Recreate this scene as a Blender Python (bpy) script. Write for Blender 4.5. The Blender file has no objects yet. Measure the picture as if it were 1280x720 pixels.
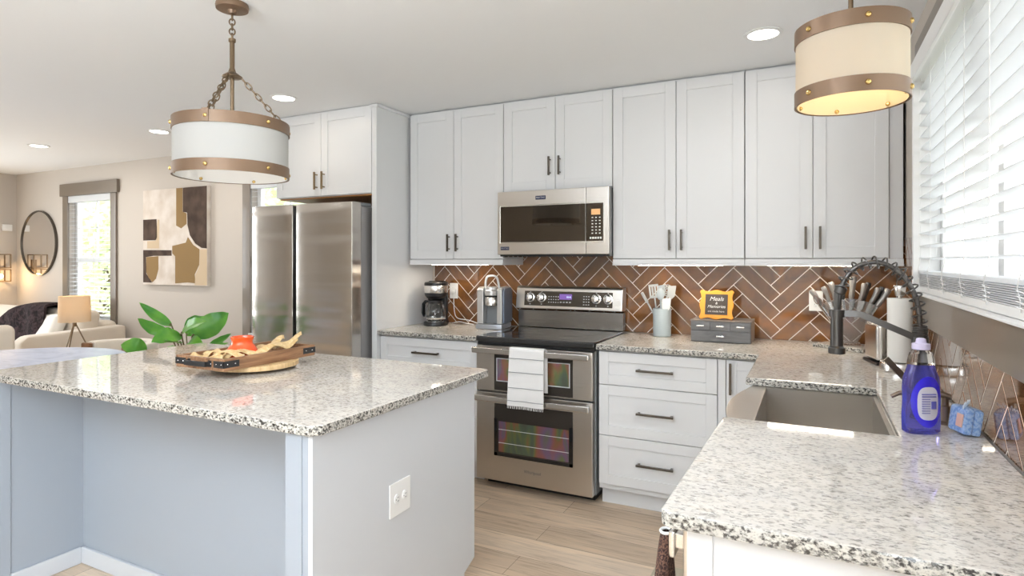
import bpy, bmesh, math, random
from mathutils import Vector, Matrix
random.seed(7)
S = bpy.context.scene
COL = S.collection
PI = math.pi
R = math.radians

# ------------------------------------------------------------------ camera, world, lights, exposure
cd = bpy.data.cameras.new('camera'); cam = bpy.data.objects.new('camera', cd); COL.objects.link(cam)
cam.location = (0, 0, 1.375); cam.rotation_euler = (R(90), 0, R(26.6))
cd.sensor_width = 36; cd.lens = 750 / 1280 * 36; cd.shift_y = -33 / 1280; cd.clip_start = 0.05
S.camera = cam
S.view_settings.view_transform = 'Standard'; S.view_settings.look = 'None'
S.view_settings.gamma = 1; S.view_settings.use_curve_mapping = False
S.view_settings.exposure = -0.05

W = bpy.data.worlds.new('world'); S.world = W; W.use_nodes = True
wn = W.node_tree.nodes; wl = W.node_tree.links
bg = wn['Background']; bg.inputs['Color'].default_value = (0.94, 0.975, 1.0, 1); bg.inputs['Strength'].default_value = 4.6

def light(name, kind, loc, rot, energy, color=(1, 1, 1), size=1.0, size_y=None, angle=None, spread=None):
    d = bpy.data.lights.new(name, kind); o = bpy.data.objects.new(name, d); COL.objects.link(o)
    o.location = loc; o.rotation_euler = rot; d.energy = energy; d.color = color
    if kind == 'AREA':
        d.size = size
        if size_y: d.shape = 'RECTANGLE'; d.size_y = size_y
        else: d.shape = 'DISK'
        if spread: d.spread = spread
    elif kind == 'SUN': d.angle = angle or R(1)
    else: d.shadow_soft_size = size
    return o
light('sun', 'SUN', (-4, 12, 8), (R(38), R(-22), 0), 6.5, (1, 0.97, 0.90), angle=R(1.5))
# added daylight fills at unseen, added openings in the right and living-room walls
light('fill_right_wall', 'AREA', (0.40, -1.75, 1.25), (0, R(90), 0), 66, (0.84, 0.92, 1.0), 2.0, 2.0)
light('fill_living', 'AREA', (-8.70, 1.55, 1.25), (0, R(-90), 0), 55, (0.86, 0.93, 1.0), 2.1, 2.1)
UPLIGHT = 245      # added torchiere-shaped fill behind the camera, brightens the ceiling
BACKSPOT = 2.5     # added unseen ceiling lights behind the camera, for fill

# ------------------------------------------------------------------ mesh helpers
class MB:
    def __init__(s): s.bm = bmesh.new(); s.bev = False
    def _add(s, t):
        me = bpy.data.meshes.new('t'); t.to_mesh(me); t.free(); s.bm.from_mesh(me); bpy.data.meshes.remove(me); return s
    def box(s, x0, x1, y0, y1, z0, z1, bev=0, seg=2, M=None):
        t = bmesh.new(); bmesh.ops.create_cube(t, size=1)
        for v in t.verts:
            v.co = Vector(((x0 + x1) / 2 + v.co.x * (x1 - x0), (y0 + y1) / 2 + v.co.y * (y1 - y0), (z0 + z1) / 2 + v.co.z * (z1 - z0)))
        if bev: s.bev = True
        if bev: bmesh.ops.bevel(t, geom=t.edges[:], offset=bev, segments=seg, affect='EDGES', profile=0.5)
        if M: bmesh.ops.transform(t, matrix=M, verts=t.verts)
        return s._add(t)
    def lathe(s, c, prof, n=32, M=None, cap=True):
        t = bmesh.new(); rings = []
        for r, z in prof:
            rings.append([t.verts.new((r * math.cos(2 * PI * i / n), r * math.sin(2 * PI * i / n), z)) for i in range(n)])
        for a, b in zip(rings, rings[1:]):
            for i in range(n): t.faces.new((a[i], a[(i + 1) % n], b[(i + 1) % n], b[i]))
        if cap:
            t.faces.new(list(reversed(rings[0]))); t.faces.new(rings[-1])
        if M: bmesh.ops.transform(t, matrix=M, verts=t.verts)
        bmesh.ops.translate(t, vec=Vector(c), verts=t.verts)
        bmesh.ops.remove_doubles(t, verts=t.verts, dist=1e-5)
        return s._add(t)
    def cyl(s, a, b, r, n=16, r2=None):
        a = Vector(a); b = Vector(b); d = b - a
        q = d.to_track_quat('Z', 'Y').to_matrix().to_4x4()
        return s.lathe(a, [(r, 0), (r if r2 is None else r2, d.length)], n, q)
    def ball(s, c, r, sc=(1, 1, 1), seg=16, M=None):
        t = bmesh.new(); bmesh.ops.create_uvsphere(t, u_segments=seg, v_segments=max(6, seg // 2), radius=r)
        for v in t.verts: v.co = Vector((v.co.x * sc[0], v.co.y * sc[1], v.co.z * sc[2]))
        if M: bmesh.ops.transform(t, matrix=M, verts=t.verts)
        bmesh.ops.translate(t, vec=Vector(c), verts=t.verts); return s._add(t)
    def tube(s, pts, r, n=8, closed=False, flat=None):
        """tube along points; r number or list; flat=(w,h) rectangular section"""
        pts = [Vector(p) for p in pts]; t = bmesh.new(); N = len(pts); rings = []
        up = None
        for i, p in enumerate(pts):
            if closed: d = pts[(i + 1) % N] - pts[i - 1]
            else: d = pts[min(i + 1, N - 1)] - pts[max(i - 1, 0)]
            d.normalize()
            if up is None:
                up = Vector((0, 0, 1)) if abs(d.z) < 0.9 else Vector((1, 0, 0))
            x = d.cross(up)
            if x.length < 1e-4: x = d.cross(Vector((0, 1, 0)))
            x.normalize(); y = x.cross(d).normalized(); up = y
            rr = r[i] if isinstance(r, (list, tuple)) else r
            if flat:
                ring = [t.verts.new(p + x * flat[0] / 2 * a + y * flat[1] / 2 * b) for a, b in ((1, 1), (-1, 1), (-1, -1), (1, -1))]
            else:
                ring = [t.verts.new(p + x * rr * math.cos(2 * PI * k / n) + y * rr * math.sin(2 * PI * k / n)) for k in range(n)]
            rings.append(ring)
        m = len(rings[0])
        prs = list(zip(rings, rings[1:])) + ([(rings[-1], rings[0])] if closed else [])
        for a, b in prs:
            for i in range(m): t.faces.new((a[i], a[(i + 1) % m], b[(i + 1) % m], b[i]))
        if not closed:
            t.faces.new(list(reversed(rings[0]))); t.faces.new(rings[-1])
        bmesh.ops.recalc_face_normals(t, faces=t.faces)
        return s._add(t)
    def prism(s, poly, d0, d1, axis='z', bev=0, M=None):
        """extrude 2D polygon along axis.  z:(x,y) y:(x,z) x:(y,z)"""
        f = {'z': lambda a, b, d: (a, b, d), 'y': lambda a, b, d: (a, d, b), 'x': lambda a, b, d: (d, a, b)}[axis]
        t = bmesh.new()
        lo = [t.verts.new(f(a, b, d0)) for a, b in poly]; hi = [t.verts.new(f(a, b, d1)) for a, b in poly]
        t.faces.new(lo); t.faces.new(hi); n = len(poly)
        for i in range(n): t.faces.new((lo[i], lo[(i + 1) % n], hi[(i + 1) % n], hi[i]))
        bmesh.ops.recalc_face_normals(t, faces=t.faces)
        if bev:
            s.bev = True
            e = [e for e in t.edges if abs(len(e.link_faces)) == 2 and e.calc_face_angle(0) > R(25)]
            bmesh.ops.bevel(t, geom=e, offset=bev, segments=2, affect='EDGES', profile=0.5)
        if M: bmesh.ops.transform(t, matrix=M, verts=t.verts)
        return s._add(t)
    def grid(s, fn, nu, nv, thick=0):
        t = bmesh.new(); g = [[t.verts.new(fn(i / nu, j / nv)) for j in range(nv + 1)] for i in range(nu + 1)]
        for i in range(nu):
            for j in range(nv): t.faces.new((g[i][j], g[i + 1][j], g[i + 1][j + 1], g[i][j + 1]))
        if thick:
            bmesh.ops.recalc_face_normals(t, faces=t.faces)
            bmesh.ops.solidify(t, geom=t.faces[:], thickness=thick)
        return s._add(t)
    def build(s, name, mat, parent=None, world=True, ang=35, sub=0, flat=False):
        me = bpy.data.meshes.new(name)
        o = bpy.data.objects.new(name, me); COL.objects.link(o)
        org = ORG.get(parent.name if parent else None)
        if parent:
            o.parent = parent; ORG[o.name] = org
            if world and org: bmesh.ops.translate(s.bm, vec=-org, verts=s.bm.verts)
        for f in s.bm.faces: f.smooth = not flat
        s.bm.to_mesh(me); s.bm.free()
        if not flat: me.set_sharp_from_angle(angle=R(ang))
        me.materials.append(mat)
        if s.bev and not flat:
            o.modifiers.new('normals', 'WEIGHTED_NORMAL').keep_sharp = True
        if sub:
            m = o.modifiers.new('sub', 'SUBSURF'); m.levels = sub; m.render_levels = sub
        return o
ORG = {}
def tag(o, label, cat, group=None, kind=None):
    o['label'] = label; o['category'] = cat
    if group: o['group'] = group
    if kind: o['kind'] = kind
    return o
def thing(name, label, cat, loc=(0, 0, 0), group=None, rz=0):
    o = bpy.data.objects.new(name, None); COL.objects.link(o); o.location = loc; o.rotation_euler.z = rz
    o.empty_display_size = 0.1
    ORG[o.name] = Vector(loc)
    return tag(o, label, cat, group)
def solo(name, mb, mat, label, cat, loc, group=None, **k):
    """a thing that is a single mesh: geometry given in world coordinates, origin moved to loc"""
    bmesh.ops.translate(mb.bm, vec=-Vector(loc), verts=mb.bm.verts)
    o = mb.build(name, mat, None, **k); o.location = loc; ORG[o.name] = Vector(loc)
    return tag(o, label, cat, group)
def struct(name, mb, mat, parent=None, **k):
    o = mb.build(name, mat, parent, **k)
    if not parent: o['kind'] = 'structure'; ORG[o.name] = Vector((0, 0, 0))
    return o
def dup(root, loc, label, rz=None):
    def cp(o, par):
        c = o.copy(); COL.objects.link(c)
        if par: c.parent = par
        for ch in o.children: cp(ch, c)
        return c
    r = cp(root, None); r.location = loc; r['label'] = label
    if rz is not None: r.rotation_euler.z = rz
    return r
def text(name, body, mat, size, M, parent, depth=0.0006, shear=0, align='CENTER'):
    cu = bpy.data.curves.new('txt', 'FONT'); cu.body = body; cu.size = size; cu.align_x = align; cu.align_y = 'CENTER'
    cu.extrude = depth; cu.shear = shear
    to = bpy.data.objects.new('txt', cu); COL.objects.link(to)
    bpy.context.view_layer.update()
    me = bpy.data.meshes.new_from_object(to.evaluated_get(bpy.context.evaluated_depsgraph_get()))
    bpy.data.objects.remove(to); bpy.data.curves.remove(cu)
    mb = MB(); mb.bm.from_mesh(me); bpy.data.meshes.remove(me)
    bmesh.ops.transform(mb.bm, matrix=M, verts=mb.bm.verts)
    return mb.build(name, mat, parent)
def face_y(x, y, z):      # text plane facing -Y
    return Matrix.Translation((x, y, z)) @ Matrix.Rotation(R(90), 4, 'X')

# ------------------------------------------------------------------ materials
def mat(name, col, rough=0.5, metal=0, spec=0.5, trans=0, ior=1.45, coat=0, emit=None, es=0, sheen=0, alpha=1, sss=0):
    m = bpy.data.materials.new(name); m.use_nodes = True
    b = m.node_tree.nodes['Principled BSDF']
    b.inputs['Base Color'].default_value = (*col, 1); b.inputs['Roughness'].default_value = rough
    b.inputs['Metallic'].default_value = metal; b.inputs['Specular IOR Level'].default_value = spec
    b.inputs['Transmission Weight'].default_value = trans; b.inputs['IOR'].default_value = ior
    b.inputs['Coat Weight'].default_value = coat; b.inputs['Coat Roughness'].default_value = 0.03
    b.inputs['Sheen Weight'].default_value = sheen; b.inputs['Alpha'].default_value = alpha
    if emit: b.inputs['Emission Color'].default_value = (*emit, 1); b.inputs['Emission Strength'].default_value = es
    return m
def nd(m, t, **k):
    n = m.node_tree.nodes.new(t)
    for a, v in k.items():
        if a in n.inputs.keys() if isinstance(a, str) else False: n.inputs[a].default_value = v
        else: setattr(n, a, v)
    return n
def lk(m, a, b): m.node_tree.links.new(a, b)
def P(m): return m.node_tree.nodes['Principled BSDF']
def coords(m, scale=(1, 1, 1), rot=(0, 0, 0)):
    t = nd(m, 'ShaderNodeTexCoord'); p = nd(m, 'ShaderNodeMapping')
    p.inputs['Scale'].default_value = scale; p.inputs['Rotation'].default_value = rot
    lk(m, t.outputs['Object'], p.inputs['Vector']); return p.outputs['Vector']
def noise(m, vec, scale, detail=3, rough=0.5, dist=0):
    n = nd(m, 'ShaderNodeTexNoise'); n.inputs['Scale'].default_value = scale; n.inputs['Detail'].default_value = detail
    n.inputs['Roughness'].default_value = rough; n.inputs['Distortion'].default_value = dist
    lk(m, vec, n.inputs['Vector']); return n
def ramp(m, fac, stops, interp='LINEAR'):
    r = nd(m, 'ShaderNodeValToRGB'); r.color_ramp.interpolation = interp; e = r.color_ramp.elements
    while len(e) < len(stops): e.new(0.5)
    for k, (p, c) in zip(e, stops): k.position = p; k.color = (*c, 1)
    lk(m, fac, r.inputs['Fac']); return r.outputs['Color']
def mixc(m, a, b, fac, mode='MIX'):
    x = nd(m, 'ShaderNodeMix', data_type='RGBA', blend_type=mode)
    for s_, v in ((x.inputs[0], fac), (x.inputs[6], a), (x.inputs[7], b)):
        if hasattr(v, 'is_output'): lk(m, v, s_)
        elif isinstance(v, (int, float)): s_.default_value = v
        else: s_.default_value = (*v, 1)
    return x.outputs[2]
def bump(m, h, strength=0.2, dist=0.01):
    b = nd(m, 'ShaderNodeBump'); b.inputs['Strength'].default_value = strength; b.inputs['Distance'].default_value = dist
    lk(m, h, b.inputs['Height']); lk(m, b.outputs['Normal'], P(m).inputs['Normal'])

m_cab = mat('cabinet_white_paint', (0.75, 0.755, 0.76), 0.32)
m_isl = mat('island_paint_shaded', (0.35, 0.383, 0.425), 0.4)  # shaded copy of the island paint, knee-space shade put into the colour
m_isl2 = mat('island_paint_lit', (0.61, 0.63, 0.66), 0.4)  # lit copy of the same paint, side light put into the colour
m_wall = mat('greige_wall_paint', (0.56, 0.51, 0.455), 0.8)
v = coords(m_wall); bump(m_wall, noise(m_wall, v, 160, 2).outputs['Fac'], 0.05, 0.002)
m_ceil = mat('ceiling_white', (0.85, 0.86, 0.87), 0.85)
v = coords(m_ceil); bump(m_ceil, noise(m_ceil, v, 120, 2).outputs['Fac'], 0.05, 0.002)
m_trim = mat('taupe_trim_paint', (0.185, 0.150, 0.115), 0.28, coat=0.2)
m_white = mat('white_semigloss', (0.82, 0.82, 0.81), 0.35)
m_blind = mat('white_blind', (0.84, 0.85, 0.86), 0.4)
P(m_blind).inputs['Transmission Weight'].default_value = 0.0
m_handle = mat('gunmetal_pull', (0.10, 0.085, 0.07), 0.3, 0.9)
m_bronze_pull = mat('bronze_pull', (0.27, 0.20, 0.12), 0.3, 0.9)
m_black = mat('black_plastic', (0.012, 0.012, 0.013), 0.3)
m_blackgloss = mat('black_glass', (0.010, 0.010, 0.011), 0.04, coat=0.5)
m_grey = mat('grey_plastic', (0.22, 0.23, 0.24), 0.35)
m_lgrey = mat('light_grey_plastic', (0.52, 0.54, 0.55), 0.35)
m_glass = mat('clear_glass', (0.97, 0.98, 0.98), 0.02, trans=1, ior=1.45)
m_acryl = mat('clear_acrylic', (0.97, 0.98, 0.98), 0.03, trans=1, ior=1.3)
m_pane = mat('window_pane', (1, 1, 1), 0.0, trans=1, ior=1.02)
m_brass = mat('brass_rivet', (0.62, 0.44, 0.17), 0.25, 1)
m_band = mat('bronze_band', (0.21, 0.135, 0.085), 0.42, 0.35)
m_chain = mat('bronze_chain', (0.20, 0.14, 0.085), 0.35, 0.7)
m_chrome = mat('chrome', (0.80, 0.80, 0.79), 0.12, 1)
def steel(name, col, rough, along, amp=0.12):
    m = mat(name, col, rough, 1)
    sc = {'x': (1.5, 400, 400), 'z': (400, 400, 1.5)}[along]
    v = coords(m, sc); n = noise(m, v, 1.0, 3)
    r = nd(m, 'ShaderNodeMapRange'); r.inputs[3].default_value = rough - amp / 2; r.inputs[4].default_value = rough + amp / 2
    lk(m, n.outputs['Fac'], r.inputs[0]); lk(m, r.outputs[0], P(m).inputs['Roughness'])
    return m
m_steel = steel('brushed_steel', (0.60, 0.565, 0.52), 0.30, 'x')
m_steel2 = steel('brushed_steel_pale', (0.70, 0.68, 0.65), 0.24, 'x')
m_sink = steel('sink_steel', (0.62, 0.58, 0.53), 0.33, 'x')
m_fridge = steel('fridge_steel', (0.56, 0.525, 0.485), 0.24, 'x', 0.08)
v = coords(m_fridge, (0.5, 1, 5.5)); bump(m_fridge, noise(m_fridge, v, 1.3, 1).outputs['Fac'], 0.55, 0.03)
m_fside = mat('fridge_side_grey', (0.33, 0.32, 0.315), 0.35, 0.5)
m_mwglass = mat('dark_mirror_glass', (0.085, 0.07, 0.055), 0.03, 0.85)
m_cook = mat('ceramic_cooktop', (0.022, 0.021, 0.021), 0.06, coat=0.6)
v = coords(m_cook); n = noise(m_cook, v, 900, 1); lk(m_cook, ramp(m_cook, n.outputs['Fac'], [(0.55, (0.012, 0.012, 0.012)), (0.72, (0.11, 0.11, 0.11))]), P(m_cook).inputs['Base Color'])

# granite
def granite(name, seed, dark=1.0):
    m = mat(name, (0.6, 0.57, 0.53), 0.045, spec=0.8)
    t = nd(m, 'ShaderNodeTexCoord'); p = nd(m, 'ShaderNodeMapping'); p.inputs['Location'].default_value = (seed, seed * 2.1, 0)
    p.inputs['Rotation'].default_value = (0.2, 0.3, R(-78)); p.inputs['Scale'].default_value = (0.95, 1.6, 1.4)
    lk(m, t.outputs['Object'], p.inputs['Vector']); v = p.outputs['Vector']
    n1 = noise(m, v, 22, 5, 0.62, 0.5); n2 = noise(m, v, 75, 4, 0.7, 0.2); n3 = noise(m, v, 130, 3, 0.6); n4 = noise(m, v, 5, 3, 0.5)
    base = ramp(m, n1.outputs['Fac'], [(0.30, (0.62, 0.60, 0.57)), (0.45, (0.76, 0.73, 0.69)), (0.58, (0.80, 0.78, 0.75)), (0.74, (0.72, 0.66, 0.58))])
    gr = ramp(m, n2.outputs['Fac'], [(0.33, (0.40, 0.395, 0.39)), (0.42, (0.72, 0.71, 0.70)), (0.49, (1, 1, 1))])
    c = mixc(m, base, gr, 0.85 * dark, 'MULTIPLY')
    vo = nd(m, 'ShaderNodeTexVoronoi'); vo.inputs['Scale'].default_value = 120; vo.inputs['Randomness'].default_value = 1
    lk(m, mixc(m, v, n3.outputs['Color'], 0.012), vo.inputs['Vector'])
    sp = nd(m, 'ShaderNodeSeparateColor'); lk(m, vo.outputs['Color'], sp.inputs[0])
    ad = nd(m, 'ShaderNodeMath', operation='ADD'); lk(m, sp.outputs[0], ad.inputs[0])
    mu = nd(m, 'ShaderNodeMath', operation='MULTIPLY'); lk(m, n1.outputs['Fac'], mu.inputs[0]); mu.inputs[1].default_value = -0.9; lk(m, mu.outputs[0], ad.inputs[1])
    bl = ramp(m, ad.outputs[0], [(0.0, (0.16, 0.16, 0.165)), (0.03, (1, 1, 1))], 'LINEAR')
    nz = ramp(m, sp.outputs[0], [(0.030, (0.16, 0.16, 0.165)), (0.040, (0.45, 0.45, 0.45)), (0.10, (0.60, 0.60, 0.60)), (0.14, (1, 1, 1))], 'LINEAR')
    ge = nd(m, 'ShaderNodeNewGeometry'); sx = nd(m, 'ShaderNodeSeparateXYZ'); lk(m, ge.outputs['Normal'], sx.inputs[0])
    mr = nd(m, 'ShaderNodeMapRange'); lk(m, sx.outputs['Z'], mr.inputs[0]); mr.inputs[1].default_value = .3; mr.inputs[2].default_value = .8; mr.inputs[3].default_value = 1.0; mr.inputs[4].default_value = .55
    c = mixc(m, c, nz, mr.outputs[0], 'MULTIPLY')  # specks faded on upward faces, painting glare into the top
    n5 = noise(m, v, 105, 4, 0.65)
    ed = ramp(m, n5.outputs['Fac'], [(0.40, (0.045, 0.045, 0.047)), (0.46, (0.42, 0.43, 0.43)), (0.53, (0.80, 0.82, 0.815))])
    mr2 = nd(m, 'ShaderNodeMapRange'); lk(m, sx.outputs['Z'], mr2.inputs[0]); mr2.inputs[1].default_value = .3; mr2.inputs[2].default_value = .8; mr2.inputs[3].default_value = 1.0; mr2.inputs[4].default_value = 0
    c = mixc(m, c, ed, mr2.outputs[0], 'MULTIPLY')  # dark edge specks left off the top, part of the painted glare
    c = mixc(m, c, (0.94, 0.92, 0.89), 1.0, 'MULTIPLY')
    gr2 = ramp(m, n4.outputs['Fac'], [(0.35, (0.90, 0.90, 0.91)), (0.6, (1.0, 0.985, 0.96))])
    c = mixc(m, c, gr2, 0.8, 'MULTIPLY')
    lk(m, c, P(m).inputs['Base Color']); return m
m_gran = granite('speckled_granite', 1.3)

# wood plank floor, planks run along x
m_floor = mat('oak_plank_floor', (0.4, 0.3, 0.22), 0.42)
v = coords(m_floor)
br = nd(m_floor, 'ShaderNodeTexBrick'); br.inputs['Scale'].default_value = 1; br.inputs['Mortar Size'].default_value = 0.0012
br.inputs['Brick Width'].default_value = 1.22; br.inputs['Row Height'].default_value = 0.18; br.inputs['Bias'].default_value = 0; br.offset = 0.37
br.inputs['Color1'].default_value = (0.54, 0.415, 0.30, 1); br.inputs['Color2'].default_value = (0.69, 0.56, 0.43, 1); br.inputs['Mortar'].default_value = (0.16, 0.115, 0.08, 1)
lk(m_floor, v, br.inputs['Vector'])
g = noise(m_floor, coords(m_floor, (1.1, 14, 1)), 3.0, 6, 0.65, 0.8); g2 = noise(m_floor, coords(m_floor, (0.8, 3, 1)), 1.5, 3)
c = mixc(m_floor, br.outputs['Color'], ramp(m_floor, g.outputs['Fac'], [(0.3, (0.62, 0.58, 0.55)), (0.5, (1, 1, 1)), (0.7, (1.18, 1.15, 1.1))]), 0.9, 'MULTIPLY')
c = mixc(m_floor, c, ramp(m_floor, g2.outputs['Fac'], [(0.3, (0.85, 0.84, 0.84)), (0.7, (1.1, 1.08, 1.05))]), 0.8, 'MULTIPLY')
lk(m_floor, c, P(m_floor).inputs['Base Color']); bump(m_floor, g.outputs['Fac'], 0.08, 0.003)

def wood(name, c1, c2, sc=(3, 40, 40), rough=0.45):
    m = mat(name, c1, rough); n = noise(m, coords(m, sc), 1.2, 5, 0.6, 0.6)
    lk(m, ramp(m, n.outputs['Fac'], [(0.3, c1), (0.7, c2)]), P(m).inputs['Base Color']); return m
m_tray = wood('walnut_stained_tray', (0.16, 0.075, 0.035), (0.42, 0.23, 0.12), (40, 3, 40))
m_board = wood('pale_round_board', (0.52, 0.33, 0.15), (0.75, 0.55, 0.30), (60, 60, 4))
m_rawwood = wood('raw_plywood', (0.36, 0.15, 0.035), (0.48, 0.22, 0.06))
m_chest = wood('weathered_grey_wood', (0.12, 0.118, 0.12), (0.235, 0.23, 0.23), (5, 40, 40), 0.6)
m_chesttop = wood('weathered_grey_brown_top', (0.15, 0.125, 0.11), (0.26, 0.22, 0.19), (5, 40, 40), 0.5)
m_walnut = wood('walnut', (0.13, 0.055, 0.02), (0.30, 0.15, 0.07))
m_tile = mat('brown_glazed_tile', (0.15, 0.075, 0.04), 0.045, coat=0.5, spec=0.7)
v = coords(m_tile); n = noise(m_tile, v, 3.5, 4, 0.6, 1.2)
lk(m_tile, ramp(m_tile, n.outputs['Fac'], [(0.30, (0.085, 0.036, 0.016)), (0.5, (0.165, 0.070, 0.024)), (0.7, (0.27, 0.105, 0.028))]), P(m_tile).inputs['Base Color'])
bump(m_tile, noise(m_tile, v, 7, 2).outputs['Fac'], 0.09, 0.01)
m_grout = mat('pale_grout', (0.80, 0.74, 0.67), 0.8)
m_orange = mat('orange_frame', (0.88, 0.36, 0.035), 0.5)
m_slate = mat('chalk_slate', (0.075, 0.06, 0.052), 0.7)
m_chalk = mat('white_lettering', (0.85, 0.85, 0.83), 0.6)
m_crock = mat('pale_blue_grey_ceramic', (0.44, 0.505, 0.53), 0.3)
m_sil = mat('pale_grey_silicone', (0.38, 0.43, 0.46), 0.45)
m_sil2 = mat('white_grey_silicone', (0.43, 0.445, 0.445), 0.4)
m_red = mat('orange_red_glaze', (0.87, 0.10, 0.02), 0.25, coat=0.4)
m_husk = wood('dried_husk', (0.55, 0.34, 0.13), (0.82, 0.64, 0.36), (8, 60, 60), 0.6)
m_sofa = mat('cream_upholstery', (0.66, 0.585, 0.49), 0.9, sheen=0.3)
v = coords(m_sofa); bump(m_sofa, noise(m_sofa, v, 250, 2).outputs['Fac'], 0.15, 0.002)
m_pillow = mat('pale_pillow_cotton', (0.72, 0.68, 0.62), 0.9, sheen=0.3)
m_throw = mat('dark_plum_fur', (0.04, 0.026, 0.03), 0.9, spec=0.2)
v = coords(m_throw); n = noise(m_throw, v, 22, 3, 0.6, 1.0); bump(m_throw, n.outputs['Fac'], 0.9, 0.03)
lk(m_throw, ramp(m_throw, n.outputs['Fac'], [(0.4, (0.012, 0.008, 0.009)), (0.62, (0.055, 0.034, 0.036))]), P(m_throw).inputs['Base Color'])
m_marble = mat('pale_blue_white_marble', (0.68, 0.72, 0.80), 0.38)
v = coords(m_marble, (1, 2.2, 1), (0, 0, 0.5)); n = noise(m_marble, v, 2.4, 6, 0.6, 1.5)
lk(m_marble, ramp(m_marble, n.outputs['Fac'], [(0.36, (0.40, 0.46, 0.60)), (0.5, (0.52, 0.58, 0.74)), (0.66, (0.60, 0.65, 0.78))]), P(m_marble).inputs['Base Color'])
m_leaf = mat('glossy_green_leaf', (0.09, 0.33, 0.045), 0.32)
v = coords(m_leaf); n = noise(m_leaf, v, 9, 3); lk(m_leaf, ramp(m_leaf, n.outputs['Fac'], [(0.35, (0.06, 0.27, 0.04)), (0.65, (0.19, 0.46, 0.06))]), P(m_leaf).inputs['Base Color'])
m_stem = mat('brown_green_stem', (0.16, 0.13, 0.05), 0.5)
m_shade = mat('off_white_linen_shade', (0.60, 0.595, 0.575), 0.85)
m_shadei = mat('white_shade_lining', (0.78, 0.775, 0.76), 0.8)
m_shadew = mat('cream_linen_shade', (0.74, 0.68, 0.58), 0.85)
m_lampsh = mat('tan_linen_shade', (0.70, 0.60, 0.46), 0.85)
m_emit = mat('downlight_lens', (1, 1, 1), 0.5, emit=(1.0, 0.95, 0.86), es=9)
m_led = mat('led_lens', (1, 1, 1), 0.5, emit=(1.0, 0.88, 0.72), es=42)
m_bulb = mat('warm_bulb', (1, 1, 1), 0.5, emit=(1.0, 0.72, 0.36), es=14)
def translucent(m, col, w):
    d = m.node_tree; tr = nd(m, 'ShaderNodeBsdfTranslucent'); tr.inputs['Color'].default_value = (*col, 1)
    mx = nd(m, 'ShaderNodeMixShader'); mx.inputs[0].default_value = w
    out = [n for n in d.nodes if n.type == 'OUTPUT_MATERIAL'][0]
    lk(m, P(m).outputs[0], mx.inputs[1]); lk(m, tr.outputs[0], mx.inputs[2]); lk(m, mx.outputs[0], out.inputs['Surface'])
translucent(m_shadew, (0.96, 0.90, 0.78), 0.40)
translucent(m_lampsh, (0.85, 0.70, 0.48), 0.35)
translucent(m_shade, (0.9, 0.9, 0.86), 0.25)
translucent(m_blind, (0.93, 0.95, 0.97), 0.38)
translucent(m_leaf, (0.25, 0.6, 0.06), 0.25)

# ------------------------------------------------------------------ room shell
WB, XL, XR, YF, HC = 3.87, -8.75, 0.42, -3.1, 2.44
ob = MB().box(XL - .1, XR + .1, YF - .1, WB + .1, -0.06, 0).bm
mb = MB(); mb.bm = ob; struct('floor', mb, m_floor, flat=True)
struct('ceiling', MB().box(XL - .1, XR + .1, YF - .1, WB + .1, HC, HC + .08), m_ceil, flat=True)
def wall_with_holes(name, axis, a0, a1, d0, d1, holes, m):
    """holes: list of (a0,a1,z0,z1) sorted along a"""
    mb = MB()
    def bx(p, q, z0, z1):
        if q - p < 1e-4 or z1 - z0 < 1e-4: return
        if axis == 'x': mb.box(p, q, d0, d1, z0, z1)
        else: mb.box(d0, d1, p, q, z0, z1)
    cur = a0
    for (p, q, z0, z1) in sorted(holes):
        bx(cur, p, 0, HC); bx(p, q, 0, z0); bx(p, q, z1, HC); cur = q
    bx(cur, a1, 0, HC)
    return struct(name, mb, m, flat=True)
W1 = (-7.60, -6.78, 0.72, 2.12); W2 = (-4.62, -3.80, 0.72, 2.12)
W3 = (1.28, 3.12, 1.245, 2.20)
wall_with_holes('wall_back', 'x', XL - .1, XR + .1, WB, WB + .14, [W1, W2], m_wall)
wall_with_holes('wall_left', 'y', YF, WB, XL - .1, XL, [(.45, 2.65, 0.2, 2.3)], m_wall)  # unseen opening added for the living-room fill
wall_with_holes('wall_right', 'y', YF, WB, XR, XR + .14, [(-2.6, -.5, 0.2, 2.25), W3], m_wall)  # first opening is unseen, added for the fill; the other is the sink window
wall_with_holes('wall_front', 'x', XL - .1, XR + .1, YF - .12, YF, [], m_wall)
struct('baseboard_back', MB().box(XL, -3.8, WB - .014, WB - .0005, 0.0005, .13, .003), m_white)
struct('baseboard_left', MB().box(XL + .0005, XL + .014, YF, WB - .02, 0.0005, .13, .003), m_white)

def window_back(name, wn_, w):
    x0, x1, z0, z1 = w
    fr = MB()
    y0, y1 = WB + .06, WB + .10
    for a, b, c, d in ((x0, x0 + .05, z0, z1), (x1 - .05, x1, z0, z1), (x0 + .05, x1 - .05, z0, z0 + .06), (x0 + .05, x1 - .05, z1 - .05, z1)):
        fr.box(a, b, y0, y1, c, d, .004)
    zm = (z0 + z1) / 2 - .03
    fr.box(x0 + .05, x1 - .05, y0 - .01, y1, zm - .025, zm + .025, .004)
    xm = (x0 + x1) / 2
    fr.box(xm - .009, xm + .009, y0 + .01, y1 - .01, zm + .025, z1 - .05); fr.box(x0 + .05, x1 - .05, y0 + .01, y1 - .01, (zm + z1) / 2 - .009, (zm + z1) / 2 + .009)
    o = struct(name, fr, m_white)
    struct('pane', MB().box(x0 + .045, x1 - .045, y0 + .016, y0 + .02, z0 + .05, z1 - .045), m_pane, o, flat=True)
    return o
window_back('window_1', 1, W1); window_back('window_2', 2, W2)
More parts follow.
